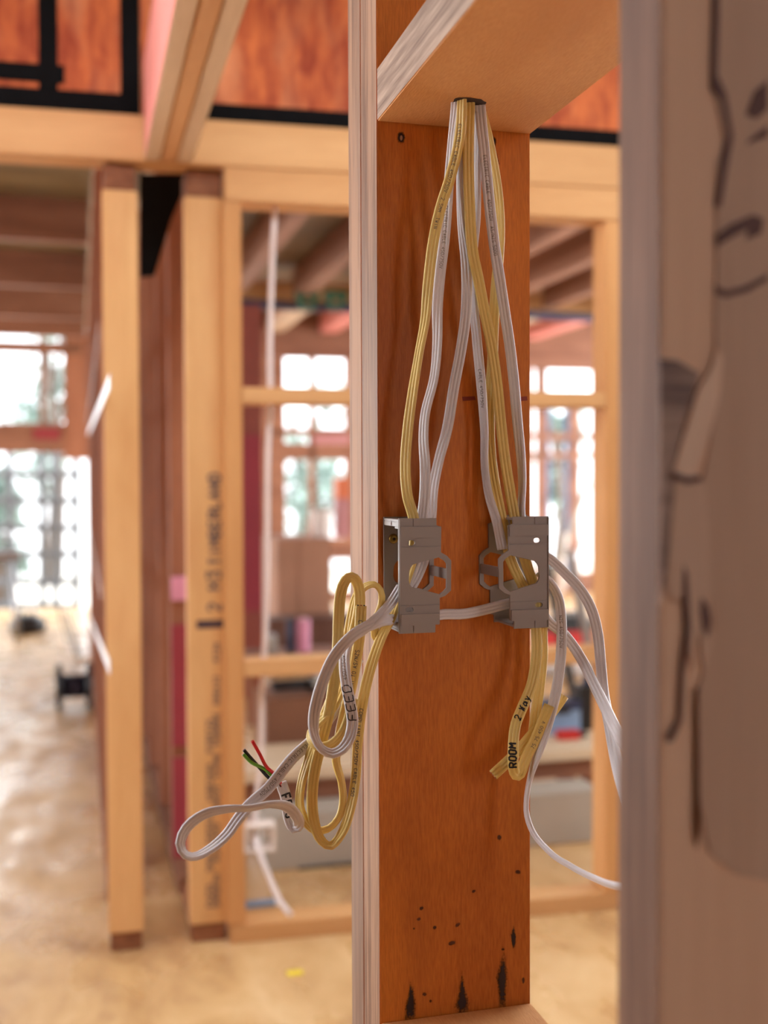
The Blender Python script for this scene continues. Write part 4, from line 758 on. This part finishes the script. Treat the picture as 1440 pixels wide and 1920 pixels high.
y2 = cab('coiled_cable', [(752, 1105, 26, 60), (738, 1140, 28, 50), (722, 1175, 30, 40), (712, 1200, 32, 40), (703, 1190, 34, 50), (706, 1160, 35, 60), (715, 1132, 36, 65), (714, 1108, 37, 70), (702, 1096, 38, 72), (686, 1099, 39, 60), (670, 1115, 40, 50), (660, 1150, 41, 40), (652, 1200, 42, 20), (640, 1260, 43, 10), (622, 1310, 46, 10), (600, 1365, 48, 25), (578, 1425, 50, 45), (564, 1475, 50, 50), (562, 1510, 48, 50), (573, 1540, 46, 50), (592, 1557, 44, 55), (615, 1554, 42, 65), (634, 1535, 40, 65), (643, 1505, 40, 60), (640, 1465, 40, 60), (630, 1425, 40, 50), (636, 1385, 40, 30), (648, 1330, 42, 0), (659, 1285, 46, 0), (667, 1240, 50, 0), (674, 1190, 52, 0), (677, 1136, 52, 0)], YELLOW, 'yellow cable coil, inner winding whose square-cut end stands upright near the top')
write_on(y2, 'COMPLIANT TO AS/NZS', y2.len[-1] - .085, .0030, .0006, 1, INK_PRINT)
write_on(y1, 'COMPLIANT 450/750V CABLE 450', .10, .0030, .0006, 1, INK_PRINT, vc=.0005)
write_on(y2, 'CO', y2.len[-1] - .012, .0030, .0006, -1, INK_PRINT)
cut_end(y2, True, (BLACKW, COPPER, BLACKW))
# --- white loop with FEED
wf = cab('feed_cable', [(752, 1100, 30, 30), (735, 1128, 38, 25), (715, 1152, 46, 20), (695, 1170, 52, 20), (672, 1187, 58, 30), (656, 1200, 64, 40), (647, 1222, 68, 35), (646, 1252, 70, 20), (650, 1285, 72, 10), (656, 1318, 74, 0), (661, 1350, 76, 0), (656, 1382, 78, 12), (642, 1404, 80, 30), (623, 1413, 80, 40), (603, 1404, 80, 55), (590, 1380, 80, 50), (588, 1348, 80, 20), (595, 1310, 80, 5), (608, 1270, 78, 0), (624, 1235, 76, 0), (645, 1207, 72, 10), (668, 1186, 64, 15), (695, 1172, 54, 5), (722, 1163, 44, 0), (746, 1162, 34, 0)], WHITE, 'white cable loop hanging in front of the yellow coil, with FEED written on it')
def near_s(c, px, py):
    best = None
    r = ray(px, py).normalized()
    for i, s in enumerate(c.S):
        v = c.org + s[0] - CAM; d = (v - r * v.dot(r)).length
        if best is None or d < best[0]: best = (d, c.len[i])
    return best[1]
write_on(wf, 'FEED', near_s(wf, 661, 1350), .0068, .0009, -1, INK, jitter=.00015, nm='handwriting', slant=.15, xs=1.25)
write_on(wf, '450/750V', near_s(wf, 649, 1270), .0028, .0004, -1, INK_PRINT)
# --- white tail lower left with bared coloured cores
wt = cab('stripped_cable', [(672, 1235, 36, 0), (650, 1285, 36, 0), (622, 1340, 38, 0), (597, 1376, 40, 0), (574, 1398, 44, -5), (548, 1422, 48, 0), (524, 1452, 52, 0), (503, 1478, 56, 0), (470, 1507, 62, 5), (448, 1533, 66, 20), (425, 1565, 72, 30), (394, 1592, 80, 45), (365, 1606, 88, 60), (346, 1601, 94, 60), (338, 1580, 96, 45), (350, 1552, 94, 40), (382, 1527, 90, 45), (425, 1517, 84, 60), (468, 1515, 78, 70), (510, 1508, 72, 65), (538, 1512, 66, 30), (556, 1530, 60, 0), (560, 1546, 52, -10), (552, 1552, 46, 0), (543, 1541, 42, 30), (539, 1520, 42, 20), (536, 1495, 44, 10), (527, 1468, 46, 0)], WHITE, 'white flat cable looping out lower left, its red, green and black cores bared')
L0 = wt.len[-1]
write_on(wt, 'FE', L0 - .010, .0070, .0017, -1, INK, nm='handwriting'); write_on(wt, 'O', L0 - .027, .0060, .0014, -1, INK, nm='handwriting')
write_on(wt, 'ELECTRIC CABLE 450/750V', .085, .0028, .0004, 1, INK_PRINT)
def core(pts, m, nm):
    S = spline([AP(*p) for p in pts], .002); o_ = wt.org; bm = bmesh.new(); tube(bm, [Vector(s) - o_ for s in S], .0014, 10); co = build(nm, bm, m, wt.o)
    e = Vector(S[-1]) - o_; d = (Vector(S[-1]) - Vector(S[-2])).normalized(); bm = bmesh.new(); tube(bm, [e - d * .001, e + d * .0004], .0007, 8); build('copper_core', bm, COPPER, co)
core([(529, 1474, 46), (518, 1455, 47), (500, 1438, 48), (487, 1414, 50), (473, 1389, 52)], REDW, 'red_core')
core([(527, 1474, 46), (509, 1463, 46), (480, 1432, 46), (457, 1406, 46)], BLACKW, 'black_core')
core([(528, 1474, 44), (512, 1457, 44), (495, 1441, 47), (472, 1430, 48), (456, 1414, 48)], GREENW, 'green_core')
